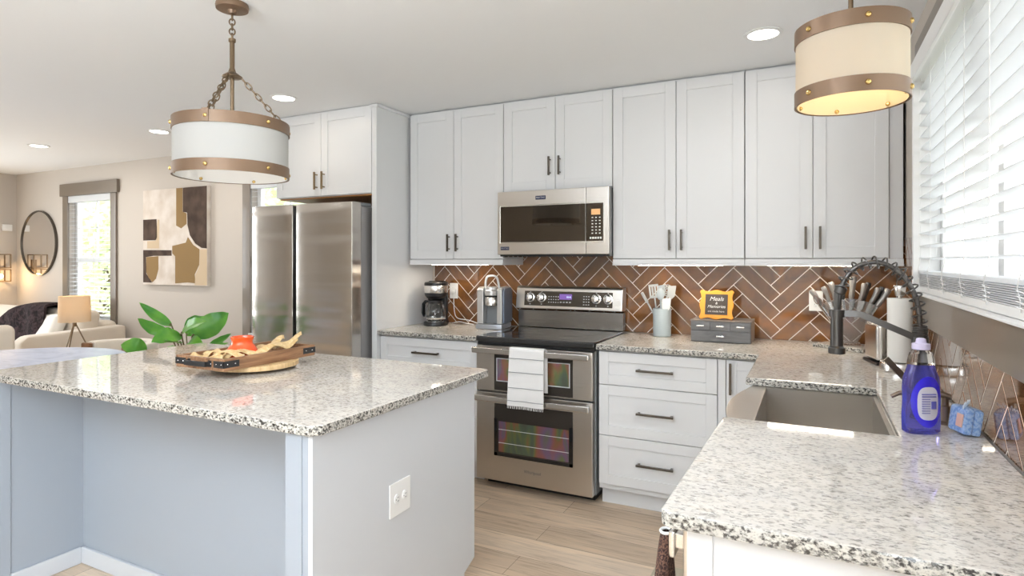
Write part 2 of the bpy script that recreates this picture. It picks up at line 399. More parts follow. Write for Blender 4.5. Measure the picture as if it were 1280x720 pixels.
def casing_back(n, w):
    x0, x1, z0, z1 = w; t = MB()
    y0, y1 = WB - .022, WB - .0005
    t.box(x0 - .10, x0, y0, y1, z0 - .10, z1, .003); t.box(x1, x1 + .10, y0, y1, z0 - .10, z1, .003)
    t.box(x0 - .0, x1 + .0, y0, y1, z0 - .10, z0 - .015, .003)
    t.box(x0 - .14, x1 + .14, y0 - .012, y1, z1, z1 + .14, .004)
    struct('trim_%d' % n, t, m_trim)
    struct('trim_%d' % (n + 10), MB().box(x0 - .0, x1 + .0, y0 - .02, WB + .06, z0 - .015, z0 - .0005, .003), m_white)
casing_back(1, W1); casing_back(2, W2)
# right window
y0, y1, z0, z1 = W3
fr = MB(); xa, xb = XR + .07, XR + .11
for a, b, c, d in ((y0, y0 + .05, z0, z1), (y1 - .05, y1, z0, z1), (y0 + .05, y1 - .05, z0, z0 + .05), (y0 + .05, y1 - .05, z1 - .05, z1)):
    fr.box(xa, xb, a, b, c, d, .004)
fr.box(xa, xb, 2.17, 2.23, z0 + .05, z1 - .05, .004)
o = struct('window_3', fr, m_white)
struct('pane', MB().box(xa + .016, xa + .02, y0 + .045, y1 - .045, z0 + .045, z1 - .045), m_pane, o, flat=True)
t = MB().box(XR - .022, XR - .0005, y0 - .10, y1 + .0, z1 - .02, z1 + .115, .003)
struct('trim_3', t, m_trim)
struct('trim_4', MB().box(XR - .024, XR - .0005, y0 - .10, y1 - .06, 1.118, 1.236, .003), m_trim)
struct('trim_5', MB().box(XR - .035, XR + .07, y0 + .001, y1 - .001, 1.237, 1.2445, .002), m_white)
struct('trim_6', MB().box(XR - .03, XR + .07, y1 - .012, y1 + .02, 1.2455, 2.178, .003), m_white)

# herringbone tile field: list of polys clipped to a rectangle
def herring(mb, u0, u1, v0, v1, pu, pv, place, L=.294, Wd=.0735, g=.0050, th=.0014):
    c = math.cos(PI / 4)
    tb = bmesh.new(); rnd = random.Random(3)
    for j in range(-14, 15):
        for k in range(-70, 71):
            for kind in (0, 1):
                if kind == 0: r = (k * Wd + j * L, k * Wd - j * L, L, Wd)
                else: r = (L + k * Wd + j * L, (k + 1) * Wd - L - j * L, Wd, L)
                cx, cy = r[0] + r[2] / 2, r[1] + r[3] / 2
                uu = pu - (cx - cy) * c; vv = pv + (cx + cy) * c
                if uu < u0 - .2 or uu > u1 + .2 or vv < v0 - .2 or vv > v1 + .2: continue
                cor = [(r[0] + g / 2, r[1] + g / 2), (r[0] + r[2] - g / 2, r[1] + g / 2), (r[0] + r[2] - g / 2, r[1] + r[3] - g / 2), (r[0] + g / 2, r[1] + r[3] - g / 2)]
                q = [(pu - (a - b) * c, pv + (a + b) * c) for a, b in cor]
                tl = [rnd.uniform(-.0005, .0005) for _ in range(2)]
                lo = [tb.verts.new((a, b, 0)) for a, b in q]
                hi = [tb.verts.new((a, b, th + tl[0] * ((a - uu) * 8) + tl[1] * ((b - vv) * 8))) for a, b in q]
                tb.faces.new(hi)
                for i in range(4): tb.faces.new((lo[i], lo[(i + 1) % 4], hi[(i + 1) % 4], hi[i]))
    bmesh.ops.recalc_face_normals(tb, faces=tb.faces)
    for co, no in (((u0, 0, 0), (-1, 0, 0)), ((u1, 0, 0), (1, 0, 0)), ((0, v0, 0), (0, -1, 0)), ((0, v1, 0), (0, 1, 0))):
        bmesh.ops.bisect_plane(tb, geom=tb.verts[:] + tb.edges[:] + tb.faces[:], plane_co=co, plane_no=no, clear_outer=True)
    for v_ in tb.verts: v_.co = Vector(place(*v_.co))
    bmesh.ops.recalc_face_normals(tb, faces=tb.faces)
    mb._add(tb)
ZC = 0.914
# back splash (tile on grout backing)
mb = MB(); mb.box(-2.60, XR - .0125, WB - .007, WB - .0008, ZC + .0005, 1.46); bs = struct('trim_7', mb, m_grout, flat=True)
mb = MB(); herring(mb, -2.598, XR - .0125, ZC + .001, 1.459, -0.637, 1.3376, lambda u, v, d: (u, WB - .0068 - d, v)); mb.build('tile_field', m_tile, bs, flat=True)
mb = MB(); mb.box(XR - .007, XR - .0008, -.2, WB - .013, ZC + .0005, 1.117); mb.box(XR - .007, XR - .0008, W3[1] + .021, WB - .013, 1.117, 1.49)
bs = struct('trim_8', mb, m_grout, flat=True)
mb = MB()
herring(mb, -.2, WB - .013, ZC + .001, 1.116, 2.0, 1.345, lambda u, v, d: (XR - .0068 - d, u, v), g=.0068)
herring(mb, W3[1] + .022, WB - .013, 1.1165, 1.489, 2.0, 1.345, lambda u, v, d: (XR - .0068 - d, u, v), g=.0068)
mb.build('tile_field', m_tile, bs, flat=True)

# ------------------------------------------------------------------ outdoors seen through the windows
m_grass = mat('pale_paving', (0.46, 0.45, 0.41), 0.9)
m_fol = mat('sunlit_foliage', (0.52, 0.60, 0.40), 0.6); translucent(m_fol, (0.76, 0.84, 0.56), 0.45)
m_fol2 = mat('pale_foliage', (0.52, 0.60, 0.40), 0.6); translucent(m_fol2, (0.7, 0.8, 0.5), 0.45)
m_bark = mat('bark', (0.12, 0.085, 0.06), 0.9)
m_siding = mat('pale_siding', (0.80, 0.80, 0.79), 0.7)
struct('ground', MB().box(-30, 25, -30, 30, -.4, -.35), m_grass, flat=True)
def foliage(c, rad, n, rnd, size=.09):
    b = bmesh.new()
    for _ in range(n):
        d = Vector((rnd.gauss(0, 1), rnd.gauss(0, 1), rnd.gauss(0, 1))).normalized() * (rnd.random() ** .45)
        p = Vector(c) + Vector((d.x * rad[0], d.y * rad[1], d.z * rad[2]))
        a = Vector((rnd.gauss(0, 1), rnd.gauss(0, 1), rnd.gauss(0, 1))).normalized(); bb = a.orthogonal().normalized()
        s = size * rnd.uniform(.6, 1.3)
        vs = [b.verts.new(p + a * s), b.verts.new(p + bb * s * .45), b.verts.new(p - a * s), b.verts.new(p - bb * s * .45)]
        b.faces.new(vs)
    return b
rnd = random.Random(5)
for i, (x, y, h, rr, m, lab) in enumerate(((-15.0, 8.4, 1.9, 2.6, m_fol, 'sunlit green tree beyond the living room window blind'),
                                          (-10.3, 9.6, 1.9, 2.0, m_fol2, 'paler green tree farther out behind the refrigerator window'))):
    t_ = thing('tree', lab, 'tree', (x, y, -.35))
    mb = MB(); mb.bm = foliage((x, y, h), (rr, 1.5, 2.2), 5200, rnd, .11); mb.build('crown', m, t_, flat=True)
    MB().tube([(x, y, -.35), (x + .1, y, 1.0), (x - .05, y + .1, h)], [.16, .13, .07], 10).build('trunk', m_bark, t_)
# neighbouring house wall beyond the sink window
t_ = thing('house', 'pale sided neighbouring house beyond the sink window blind', 'house', (5.5, 3.2, -.35))
mb = MB(); mb.box(5.5, 9, -2, 9.2, -.35, 1.95)
for k in range(16): mb.box(5.485, 5.5, -2, 9.2, -.3 + k * .14, -.3 + k * .14 + .125)
mb.build('siding_wall', m_siding, t_, flat=True)
for k in range(6):
    y = -.4 + k * 1.55
    f = MB().box(5.44, 5.48, y - .42, y + .42, .55, 1.75, .01).build('window', m_white, t_)
    MB().box(5.43, 5.4395, y - .34, y + .34, .63, 1.67).build('window_glass', mat('far_glass', (.28, .36, .34), .1), f)
MB().box(5.3, 9.2, -2.2, 9.4, 1.95, 2.08).build('eave', m_white, t_)
t_ = thing('hedge', 'low green hedge in front of the house beyond the sink window', 'hedge', (3.6, 3.6, -.35))
mb = MB(); mb.bm = foliage((3.7, 3.6, .55), (.35, 3.6, .75), 2600, rnd, .09); mb.build('leaves', m_fol2, t_, flat=True)

# ------------------------------------------------------------------ blinds
def blind_y(name, label, x0, x1, zt, zb, y, tilt, stack=0):
    """blind hanging in a back-wall window (faces -Y)"""
    t = thing(name, label, 'window blind', ((x0 + x1) / 2, y, zt), 'white slatted window blinds')
    MB().box(x0 + .002, x1 - .002, y - .035, y + .03, zt - .075, zt - .002, .004).build('valance', m_blind, t)
    s = MB(); z = zt - .10; n = 0
    while z > zb + .05:
        M = Matrix.Translation(((x0 + x1) / 2, y, z)) @ Matrix.Rotation(tilt, 4, 'X')
        s.box(-(x1 - x0) / 2 + .005, (x1 - x0) / 2 - .005, -.024, .024, -.0015, .0015, M=M); z -= .046
    s.build('slats', m_blind, t, flat=True)
    MB().box(x0 + .005, x1 - .005, y - .025, y + .025, zb + .005, zb + .025, .004).build('bottom_rail', m_blind, t)
    c = MB()
    for f in (.12, .5, .88):
        x = x0 + (x1 - x0) * f
        for dy in (-.026, .026): c.cyl((x, y + dy, zb + .02), (x, y + dy, zt - .06), .0012, 5)
    c.build('ladder_cords', m_white, t)
blind_y('window_blind', 'white slatted blind with open slats in the living room window by the sofa', W1[0], W1[1], W1[3], W1[2], WB + .02, R(8))
blind_y('window_blind', 'white slatted blind half hidden behind the stainless refrigerator', W2[0], W2[1], W2[3], W2[2], WB + .02, R(8))
t = thing('window_blind', 'wide white wood blind with gathered bottom slats above the sink', 'window blind', (XR + .03, 2.2, W3[3]), 'white slatted window blinds')
BY0, BY1 = W3[0] + .01, W3[1] - .015
xs = XR + .018
MB().box(XR - .052, XR - .038, BY0 - .05, BY1 + .045, 2.128, 2.198, .003).build('valance', m_white, t)
MB().box(XR - .037, XR + .05, BY0, BY1, 2.150, 2.195, .003).build('head_rail', m_white, t)
s = MB(); z = 2.115
while z > 1.36:
    M = Matrix.Translation((xs, 0, z)) @ Matrix.Rotation(R(6), 4, 'Y')
    s.box(-.0255, .0255, BY0, BY1, -.0015, .0015, M=M); z -= .052
s.build('slats', m_blind, t, flat=True)
s = MB()
for k in range(9): s.box(xs - .0265, xs + .0255, BY0, BY1, 1.2725 + k * .0055, 1.2757 + k * .0055)
s.build('gathered_slats', m_blind, t, flat=True)
MB().box(xs - .028, xs + .027, BY0, BY1, 1.2455, 1.2715, .004).build('bottom_rail', m_white, t)
MB().box(xs - .027, xs + .026, BY0, BY1, 1.322, 1.336, .003).build('lifted_slat', m_blind, t)
c = MB(); rnd = random.Random(9)
for f in (.04, .2, .36, .52, .68, .84, .97):
    y = BY0 + (BY1 - BY0) * f
    for dx in (-.028, .027):
        c.cyl((xs + dx, y, 1.40), (xs + dx, y, 2.15), .0012, 5)
    # slack ladder cord bunched over the gathered slats
    pts = [(xs - .028, y, 1.40), (xs - .034, y - .02, 1.365), (xs - .036, y + .012, 1.335), (xs - .034, y + .03, 1.315), (xs - .033, y + .012, 1.29), (xs - .031, y + .02, 1.262)]
    c.tube(pts, .0014, 5)
    for q in range(4):
        zz = 1.27 + q * .012
        c.tube([(xs - .0285, y - .008, zz), (xs - .040, y + .012, zz + .006), (xs - .0285, y + .034, zz)], .0014, 5)
c.build('ladder_cords', m_white, t)

# ------------------------------------------------------------------ cabinets
def shaker(x0, x1, z0, z1, yf, th=.02, rail=.06, rec=.008):
    """slab with recessed panel, front face at y=yf (faces -Y)"""
    m = MB(); m.box(x0 + rail, x1 - rail, yf + rec, yf + th, z0 + rail, z1 - rail)
    for a, b, c, d in ((x0, x0 + rail, z0, z1), (x1 - rail, x1, z0, z1), (x0 + rail, x1 - rail, z0, z0 + rail), (x0 + rail, x1 - rail, z1 - rail, z1)):
        m.box(a, b, yf, yf + th, c, d, .0012, 1)
    return m
def pull_v(x, yf, z0, z1, sq=True):
    m = MB()
    m.box(x - .006, x + .006, yf - .036, yf - .024, z0, z1, .002)
    for z in (z0 + .018, z1 - .018): m.cyl((x, yf - .026, z), (x, yf, z), .0045, 10)
    return m
def pull_h(x0, x1, yf, z):
    m = MB(); m.box(x0, x1, yf - .036, yf - .024, z - .006, z + .006, .002)
    for x in (x0 + .012, x1 - .012): m.box(x - .006, x + .006, yf - .026, yf, z - .006, z + .006, .001)
    return m
UY = 3.545; GAP = .0018
def upper(name, label, x0, xm, x1, zb, zt, railx, pz, pm, depthY=WB - .014, yf=UY, rail_h=.038):
    t = thing(name, label, 'wall cabinet', ((x0 + x1) / 2, yf + .02, zb), 'white shaker wall cabinets')
    MB().box(x0 + .001, x1 - .001, yf + .0205, depthY, zb, zt, .001, 1).build('cabinet_body', m_cab, t)
    for a, b, px in ((x0, xm, xm - .034), (xm, x1, xm + .034)):
        d = shaker(a + GAP, b - GAP, zb + .004, zt - .012, yf).build('door', m_cab, t)
        pull_v(px, yf, *pz).build('handle', pm, d)
    if railx:
        r = MB(); r.box(railx[0], railx[1], yf - .004, yf + .02, zb - rail_h, zb - .0005, .003)
        r.box(railx[0], railx[1], yf - .010, yf - .003, zb - rail_h, zb - rail_h + .012, .002)
        if railx[2]: r.box(railx[2] - .02, railx[2], yf + .02, WB - .016, zb - rail_h, zb - .0005, .002)
        r.build('light_rail', m_cab, t)
    return t
ZT = HC - .002
upper('wall_cabinet', 'tall white wall cabinet above the two coffee machines', -2.597, -2.229, -1.840, 1.39, ZT, (-2.597, -1.840, -1.84), (1.445, 1.565), m_handle)
upper('wall_cabinet', 'short white wall cabinet mounted above the microwave', -1.838, -1.467, -1.090, 1.832, ZT, None, (1.925, 2.045), m_handle)
upper('wall_cabinet', 'tall white wall cabinet right of the microwave, above the utensil crock', -1.088, -.709, -.336, 1.39, ZT, (-1.088, -.336, -1.068), (1.44, 1.56), m_handle)
cr = upper('wall_cabinet', 'tall white corner wall cabinet above the knives and toaster', -.334, .002, .345, 1.39, ZT, (-.334, XR - .013, None), (1.44, 1.56), m_handle)
MB().box(.346, XR - .0135, UY + .018, UY + .04, 1.3905, ZT, .002).build('filler_strip', m_cab, cr)
# cabinet over the fridge, with raw wood underside
FY = 3.20
t = upper('wall_cabinet', 'white wall cabinet with bronze pulls above the refrigerator', -3.56, -3.12, -2.665, 1.838, ZT, None, (1.885, 2.01), m_bronze_pull, yf=FY)
MB().box(-3.55, -2.675, FY + .03, WB - .02, 1.829, 1.8375).build('underside_panel', m_rawwood, t)
MB().box(-3.56, -2.645, FY + .004, FY + .04, HC - .045, HC - .003, .004).build('crown_strip', m_cab, t)
mb = MB().box(-2.662, -2.622, FY, WB - .001, .001, HC - .001, .0015, 1)
mb.box(-2.668, -2.608, FY - .006, WB - .02, HC - .022, HC - .0015, .004)
solo('cabinet_end_panel', mb, m_cab, 'tall white cabinet end panel between refrigerator and coffee counter', 'cabinet panel', (-2.642, FY + .2, 0))

CY = 3.235   # base cabinet door face
def base3(label, x0, x1, group='white drawer base cabinets'):
    t = thing('base_cabinet', label, 'base cabinet', ((x0 + x1) / 2, CY + .02, 0), group)
    m = MB(); m.box(x0, x1, CY + .0205, WB - .015, .10, ZC - .0315, .001, 1); m.box(x0 + .0, x1 - .0, CY + .075, CY + .095, .001, .10)
    m.build('cabinet_body', m_cab, t)
    for z0, z1 in ((.690, .872), (.407, .686), (.133, .403)):
        d = shaker(x0 + .004, x1 - .004, z0, z1, CY, rail=.055).build('drawer', m_cab, t)
        xc = (x0 + x1) / 2
        pull_h(xc - .10, xc + .10, CY, (z0 + z1) / 2 + .002).build('handle', m_handle, d)
    return t
base3('white three drawer base cabinet under the two coffee machines', -2.621, -1.856)
base3('white three drawer base cabinet right of the double oven range', -1.077, -.435)
# blind-corner cabinet with a narrow door
t = thing('corner_cabinet', 'white corner base cabinet with narrow door between drawers and sink', 'base cabinet', (-.2, CY + .02, 0))
m = MB(); m.box(-.433, XR - .015, CY + .0205, WB - .015, .10, ZC - .0315, .001, 1); m.box(-.433, -.15, CY + .075, CY + .095, .001, .10); m.box(-.434, -.398, CY + .001, CY + .0205, .133, .872)
m.build('cabinet_body', m_cab, t)
d = shaker(-.394, -.205, .133, .872, CY, rail=.05).build('door', m_cab, t)
pull_v(-.372, CY, .70, .86).build('handle', m_handle, d)
# sink run faces -X at x = SX
SX = -.213
def shaker_x(y0, y1, z0, z1, xf, th=.02, rail=.06, rec=.008):
    m = MB(); m.box(xf + rec, xf + th, y0 + rail, y1 - rail, z0 + rail, z1 - rail)
    for a, b, c, d in ((y0, y0 + rail, z0, z1), (y1 - rail, y1, z0, z1), (y0 + rail, y1 - rail, z0, z0 + rail), (y0 + rail, y1 - rail, z1 - rail, z1)):
        m.box(xf, xf + th, a, b, c, d, .0012, 1)
    return m
t = thing('sink_cabinet', 'white base cabinet under the stainless apron sink', 'base cabinet', (SX, 2.4, 0))
m = MB(); m.box(SX + .0205, XR - .015, 1.80, CY + .018, .10, .62); m.box(SX + .075, SX + .095, 1.80, CY, .001, .10); m.box(SX + .0205, XR - .015, 2.66, CY + .018, .62, ZC - .0315)
m.box(SX + .0205, XR - .015, 1.80, 1.83, .62, ZC - .0315)
m.build('cabinet_body', m_cab, t)
for a, b in ((1.82, 2.24), (2.245, 2.665)):
    d = shaker_x(a, b, .133, .60, SX).build('door', m_cab, t)
MB().box(SX, SX + .02, 2.672, CY - .045, .133, .872, .001, 1).build('filler_panel', m_cab, t)
# dishwasher at near end
t = thing('dishwasher', 'stainless dishwasher under the near end of the sink counter', 'dishwasher', (SX, 1.48, 0))
MB().box(SX + .03, XR - .02, 1.185, 1.795, .10, ZC - .035).build('tub', m_grey, t)
MB().box(SX - .012, SX + .028, 1.187, 1.793, .115, ZC - .036, .006).build('door', m_steel, t)
mb = MB(); mb.box(SX - .046, SX - .032, 1.215, 1.765, .782, .836, .005)
for y in (1.235, 1.735): mb.box(SX - .034, SX - .012, y - .012, y + .012, .80, .83, .003)
mb.build('handle', m_steel2, t)
MB().box(SX + .03, SX + .05, 1.19, 1.79, .001, .095).build('kick_plate', m_black, t)
mb = MB().box(SX + .004, XR - .014, 1.150, 1.172, .001, ZC - .0315, .001, 1); mb.box(SX + .004, SX + .05, 1.144, 1.150, .001, ZC - .033, .001, 1)
solo('cabinet_end_panel', mb, m_cab, 'white end panel below the near end of the sink counter', 'cabinet panel', (0, 1.16, 0))

# ------------------------------------------------------------------ countertops
def slab(polyxy, z0=ZC - .03, z1=ZC, bev=.005):
    return MB().prism(polyxy, z0, z1, 'z', bev)
CF = 3.205
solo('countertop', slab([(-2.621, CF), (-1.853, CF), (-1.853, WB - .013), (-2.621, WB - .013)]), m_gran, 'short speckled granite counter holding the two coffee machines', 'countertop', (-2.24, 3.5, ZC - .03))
SXF = -.238
SK0, SK1, SKX = 1.878, 2.552, .205     # sink cut-out
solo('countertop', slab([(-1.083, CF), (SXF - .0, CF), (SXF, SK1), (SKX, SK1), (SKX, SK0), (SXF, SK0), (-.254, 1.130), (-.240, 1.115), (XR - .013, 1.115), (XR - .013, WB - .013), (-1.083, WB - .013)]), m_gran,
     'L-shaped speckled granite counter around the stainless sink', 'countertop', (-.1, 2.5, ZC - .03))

# ------------------------------------------------------------------ island
IX0, IX1, IY0, IY1 = -3.11, -1.235, 1.243, 2.262
t = thing('kitchen_island', 'pale grey kitchen island base with open knee space', 'kitchen island', (-2.15, 1.8, 0))
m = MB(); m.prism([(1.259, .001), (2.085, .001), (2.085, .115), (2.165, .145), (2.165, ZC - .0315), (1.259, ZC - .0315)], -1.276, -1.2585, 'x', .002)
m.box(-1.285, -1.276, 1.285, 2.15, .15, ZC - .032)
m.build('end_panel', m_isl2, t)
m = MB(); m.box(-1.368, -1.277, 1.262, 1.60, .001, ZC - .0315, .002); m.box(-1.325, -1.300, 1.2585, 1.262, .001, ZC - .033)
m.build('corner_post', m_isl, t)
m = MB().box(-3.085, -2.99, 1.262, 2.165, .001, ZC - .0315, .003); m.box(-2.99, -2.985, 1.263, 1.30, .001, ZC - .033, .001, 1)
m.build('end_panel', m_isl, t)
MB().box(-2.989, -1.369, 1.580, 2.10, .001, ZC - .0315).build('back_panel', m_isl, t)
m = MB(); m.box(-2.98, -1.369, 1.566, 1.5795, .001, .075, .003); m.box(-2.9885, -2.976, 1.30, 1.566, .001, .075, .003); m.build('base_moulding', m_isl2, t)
MB().box(-2.98, -1.30, 2.101, 2.165, .12, ZC - .033).build('door_row', m_cab, t)
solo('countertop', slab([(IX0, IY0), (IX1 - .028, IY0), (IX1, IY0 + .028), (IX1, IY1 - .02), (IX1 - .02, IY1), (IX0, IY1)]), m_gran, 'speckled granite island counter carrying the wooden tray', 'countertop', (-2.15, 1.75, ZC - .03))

def outlet(name, label, loc, horizontal, rotz):
    """duplex outlet, local: plate faces -Y"""
    t = thing(name, label, 'wall outlet', loc, None, rotz)
    w, h = (.114, .114) if horizontal else (.072, .116)
    MB().box(-w / 2, w / 2, -.006, 0, -h / 2, h / 2, .003).build('cover_plate', m_white, t, world=False)
    for s in (-1, 1):
        cx, cz = (s * .021, -.0) if horizontal else (0, s * .021)
        q = MB(); M = Matrix.Translation((cx, -.0065, cz)) @ Matrix.Rotation(R(90), 4, 'X') @ Matrix.Scale(.85, 4, (1, 0, 0))
        q.lathe((0, 0, 0), [(.017, -.001), (.017, .002), (.015, .003)], 20, M)
        f = q.build('receptacle', m_white, t, world=False)
        q = MB()
        for sx in (-1, 1):
            if horizontal: q.box(cx - .002, cx + .006, -.0102, -.0096, cz + sx * .006 - .001, cz + sx * .006 + .001)
            else: q.box(cx + sx * .006 - .001, cx + sx * .006 + .001, -.0102, -.0096, cz - .002, cz + .006)
        q.cyl((cx - (.008 if horizontal else 0), -.0102, cz - (0 if horizontal else .008)), (cx - (.008 if horizontal else 0), -.0094, cz - (0 if horizontal else .008)), .002, 8)
        q.build('slots', m_grey, f, world=False)
    return t
outlet('wall_outlet', 'white square outlet on the grey island end panel', (-1.258, 1.655, .575), True, R(90))
outlet('wall_outlet', 'white outlet on the brown tile left of the knife block', (.018, WB - .0135, 1.150), False, 0)
outlet('wall_outlet', 'white outlet on the brown tile behind the drip coffee maker', (-2.42, WB - .0135, 1.155), False, 0)

# ------------------------------------------------------------------ refrigerator
RX0, RX1, RY = -3.615, -2.685, 3.02
t = thing('refrigerator', 'stainless side by side refrigerator beside the tall white panel', 'refrigerator', ((RX0 + RX1) / 2, 3.4, 0))
m = MB(); m.box(RX0 + .005, RX1 - .003, 3.125, 3.80, .03, 1.745, .006); m.build('cabinet_body', m_fside, t)
m = MB()
for x in (RX0 + .06, RX1 - .06): m.box(x - .05, x + .05, 3.06, 3.24, 1.746, 1.772, .008)
m.build('hinge_cover', m_grey, t)
xs0 = -3.205
def fdoor(x0, x1):
    # gently bowed front
    n = 10; poly = []
    for i in range(n + 1):
        u = i / n; e = min(u, 1 - u); poly.append((x0 + (x1 - x0) * u, RY + .007 * (1 - math.sin(PI * u)) ** 1 if e > 0 else RY + .012))
    poly += [(x1, 3.12), (x0, 3.12)]
    return MB().prism(poly, .07, 1.768, 'z', .004)
fdoor(RX0, xs0 - .012).build('freezer_door', m_fridge, t, ang=50)
fdoor(xs0 + .022, RX1).build('fridge_door', m_fridge, t, ang=50)
m = MB(); m.box(xs0 - .011, xs0 + .021, RY + .045, 3.124, .08, 1.76); m.build('center_channel', m_black, t)
m = MB(); m.box(xs0 - .018, xs0 - .011, RY + .02, RY + .06, 1.32, 1.75, .002); m.box(xs0 + .0205, xs0 + .027, RY + .02, RY + .06, .08, 1.75, .002); m.build('handle_edge', m_chrome, t)
MB().box(RX0 + .03, RX1 - .03, 3.10, 3.124, .005, .065).build('kick_grille', m_black, t)
MB().box(RX0 + .02, RX1 - .02, 3.14, 3.7, .001, .03).build('feet', m_black, t)

# ------------------------------------------------------------------ range
gx0, gx1 = -1.850, -1.088
gc = (gx0 + gx1) / 2
t = thing('range', 'stainless double oven electric range with black ceramic cooktop', 'range', (gc, 3.5, 0))
MB().box(gx0 + .004, gx1 - .004, 3.245, 3.84, .055, .895).build('body', m_grey, t)
MB().box(gx0, gx1, 3.195, 3.79, .888, .922, .008, 3).build('cooktop', m_cook, t)
m = MB()
for x, y, r in ((-1.66, 3.36, .11), (-1.27, 3.36, .085), (-1.66, 3.62, .075), (-1.27, 3.62, .10)):
    for rr in (r, r * .65): m.lathe((x, y, .9222), [(rr, 0), (rr, .0003), (rr - .003, .0003), (rr - .003, 0)], 40, cap=False)
m.build('burner_ring', mat('burner_mark', (.16, .16, .16), .2), t)
# back guard
prof = [(3.775, .925), (3.775, 1.035), (3.745, 1.045), (3.745, 1.060), (3.765, 1.195), (3.785, 1.205), (3.845, 1.205), (3.845, .925)]
MB().prism([(3.782, .925), (3.782, 1.040), (3.845, 1.040), (3.845, .925)], gx0 + .006, gx1 - .006, 'x', .003).build('vent_panel', steel('dark_brushed_steel', (.30, .29, .275), .25, 'x'), t)
MB().prism([(3.748, 1.052), (3.768, 1.195), (3.785, 1.206), (3.845, 1.206), (3.845, 1.052)], gx0, gx1, 'x', .008).build('backguard', m_steel, t)
tilt = math.atan2(.020, .143)
def on_guard(dx, dz):   # point on tilted guard face
    return Vector((gc + dx, 3.748 + (dz) * math.sin(tilt), 1.052 + dz * math.cos(tilt)))
def gbox(m, dx0, dx1, dz0, dz1, h, bev=.001, d0=0):
    M = Matrix.Translation((gc, 3.748, 1.052)) @ Matrix.Rotation(-tilt, 4, 'X')
    m.box(dx0, dx1, -h, -d0, dz0, dz1, bev, 1, M=M)
m_panel = mat('dark_control_panel', (.075, .062, .048), .12, .5)
m = MB(); gbox(m, -.315, .315, .022, .122, .0025); cp = m.build('control_panel', m_panel, t)
m = MB(); gbox(m, -.055, .035, .068, .105, .0045, .001, .0026); m.build('display', mat('violet_display', (.02, .01, .04), .1, emit=(.32, .17, .62), es=.75), t)
text('clock_digits', '10:45', mat('display_digit', (.5, .7, .8), .3, emit=(.7, .8, 1), es=1), .016, Matrix.Translation(on_guard(.013, .085) - Vector((0, .0055, 0))) @ Matrix.Rotation(R(90) - tilt, 4, 'X'), t)
for dx in (-.27, -.185, .205, .285):
    c0 = on_guard(dx, .078); nrm = Vector((0, -math.cos(tilt), math.sin(tilt)))
    q = nrm.to_track_quat('Z', 'Y').to_matrix().to_4x4()
    k = MB().lathe(c0 + nrm * .003, [(.033, 0), (.033, .004), (.0255, .006), (.023, .026), (.020, .028)], 28, q).build('knob', m_chrome, t)
    M = Matrix.Translation(c0 + nrm * .031) @ q
    MB().box(-.004, .004, -.022, .022, 0, .008, .002, M=M).build('pointer', m_steel2, k)
m = MB()
for i in range(5):
    for j in range(3): gbox(m, -.135 + i * .017, -.135 + i * .017 + .008, .045 + j * .019, .045 + j * .019 + .006, .0038, 0, .0026)
for i in range(3):
    for j in range(4): gbox(m, .115 + i * .017, .115 + i * .017 + .009, .035 + j * .018, .035 + j * .018 + .006, .0038, 0, .0026)
for i in range(4): gbox(m, -.05 + i * .022, -.05 + i * .022 + .013, .046, .054, .0038, 0, .0026)
for dx in (-.27, -.185, .205, .285):
    gbox(m, dx - .004, dx + .004, .115, .119, .0038, 0, .0026); gbox(m, dx - .004, dx + .004, .030, .036, .0038, 0, .0026)
m.build('button_legends', m_lgrey, t)
DY = 3.200
def panelbox(m, x0, x1, z0, z1, y0=DY, y1=3.244, bev=.004): return m.box(x0, x1, y0, y1, z0, z1, bev)
MB().box(gx0 + .004, gx1 - .004, 3.215, 3.244, .868, .887, .002).build('front_rail', m_black, t)
dx0, dx1 = gx0 + .003, gx1 - .012
up = panelbox(MB(), dx0, dx1, .592, .864).build('upper_door', m_steel, t)
lo = panelbox(MB(), dx0, dx1, .052, .582).build('lower_door', m_steel, t)
m_oven = mat('smoked_oven_glass', (.045, .038, .032), .05, .35)
def iri(name):
    m = mat(name, (.3, .2, .1), .10, .55, coat=.3)
    n = noise(m, coords(m, (7, 1, 2.2)), 1.15, 2, .5, .7)
    lk(m, ramp(m, n.outputs['Fac'], [(.30, (.13, .13, .10)), (.38, (.13, .18, .13)), (.44, (.20, .24, .10)), (.49, (.32, .17, .09)), (.54, (.36, .15, .15)), (.60, (.24, .16, .27)), (.68, (.18, .24, .10)), (.75, (.32, .18, .10))]), P(m).inputs['Base Color'])
    return m
m_iri = iri('iridescent_oven_window')
panelbox(MB(), -1.722, -1.216, .600, .815, DY - .003, DY + .004, .002).build('glass_panel', m_oven, up)
panelbox(MB(), -1.700, -1.238, .660, .790, DY - .0045, DY - .0032, .0006).build('window', m_iri, up)
m = MB()
for a, b, c, d in ((-1.706, -1.232, .790, .794), (-1.706, -1.232, .655, .660), (-1.706, -1.700, .66, .79), (-1.238, -1.232, .66, .79)): m.box(a, b, DY - .0055, DY - .0032, c, d)
m.build('window_trim', m_lgrey, up)
panelbox(MB(), -1.722, -1.216, .205, .520, DY - .003, DY + .004, .003).build('glass_panel', m_oven, lo)
panelbox(MB(), -1.690, -1.240, .232, .415, DY - .0045, DY - .0032, .0006).build('window', m_iri, lo)
m = MB()
for zz in (.285, .365): m.box(-1.69, -1.24, DY - .0058, DY - .0046, zz, zz + .003)
m.build('rack_wire', m_lgrey, lo)
m = MB()
for a, b, c, d in ((-1.722, -1.700, .205, .43), (-1.236, -1.216, .205, .43), (-1.722, -1.216, .205, .226)): m.box(a, b, DY - .0052, DY - .0032, c, d, .001, 1)
m.build('window_surround', m_blackgloss, lo)
text('lettering', 'Whirlpool', m_grey, .026, face_y(gc, DY - .001, .135), lo)
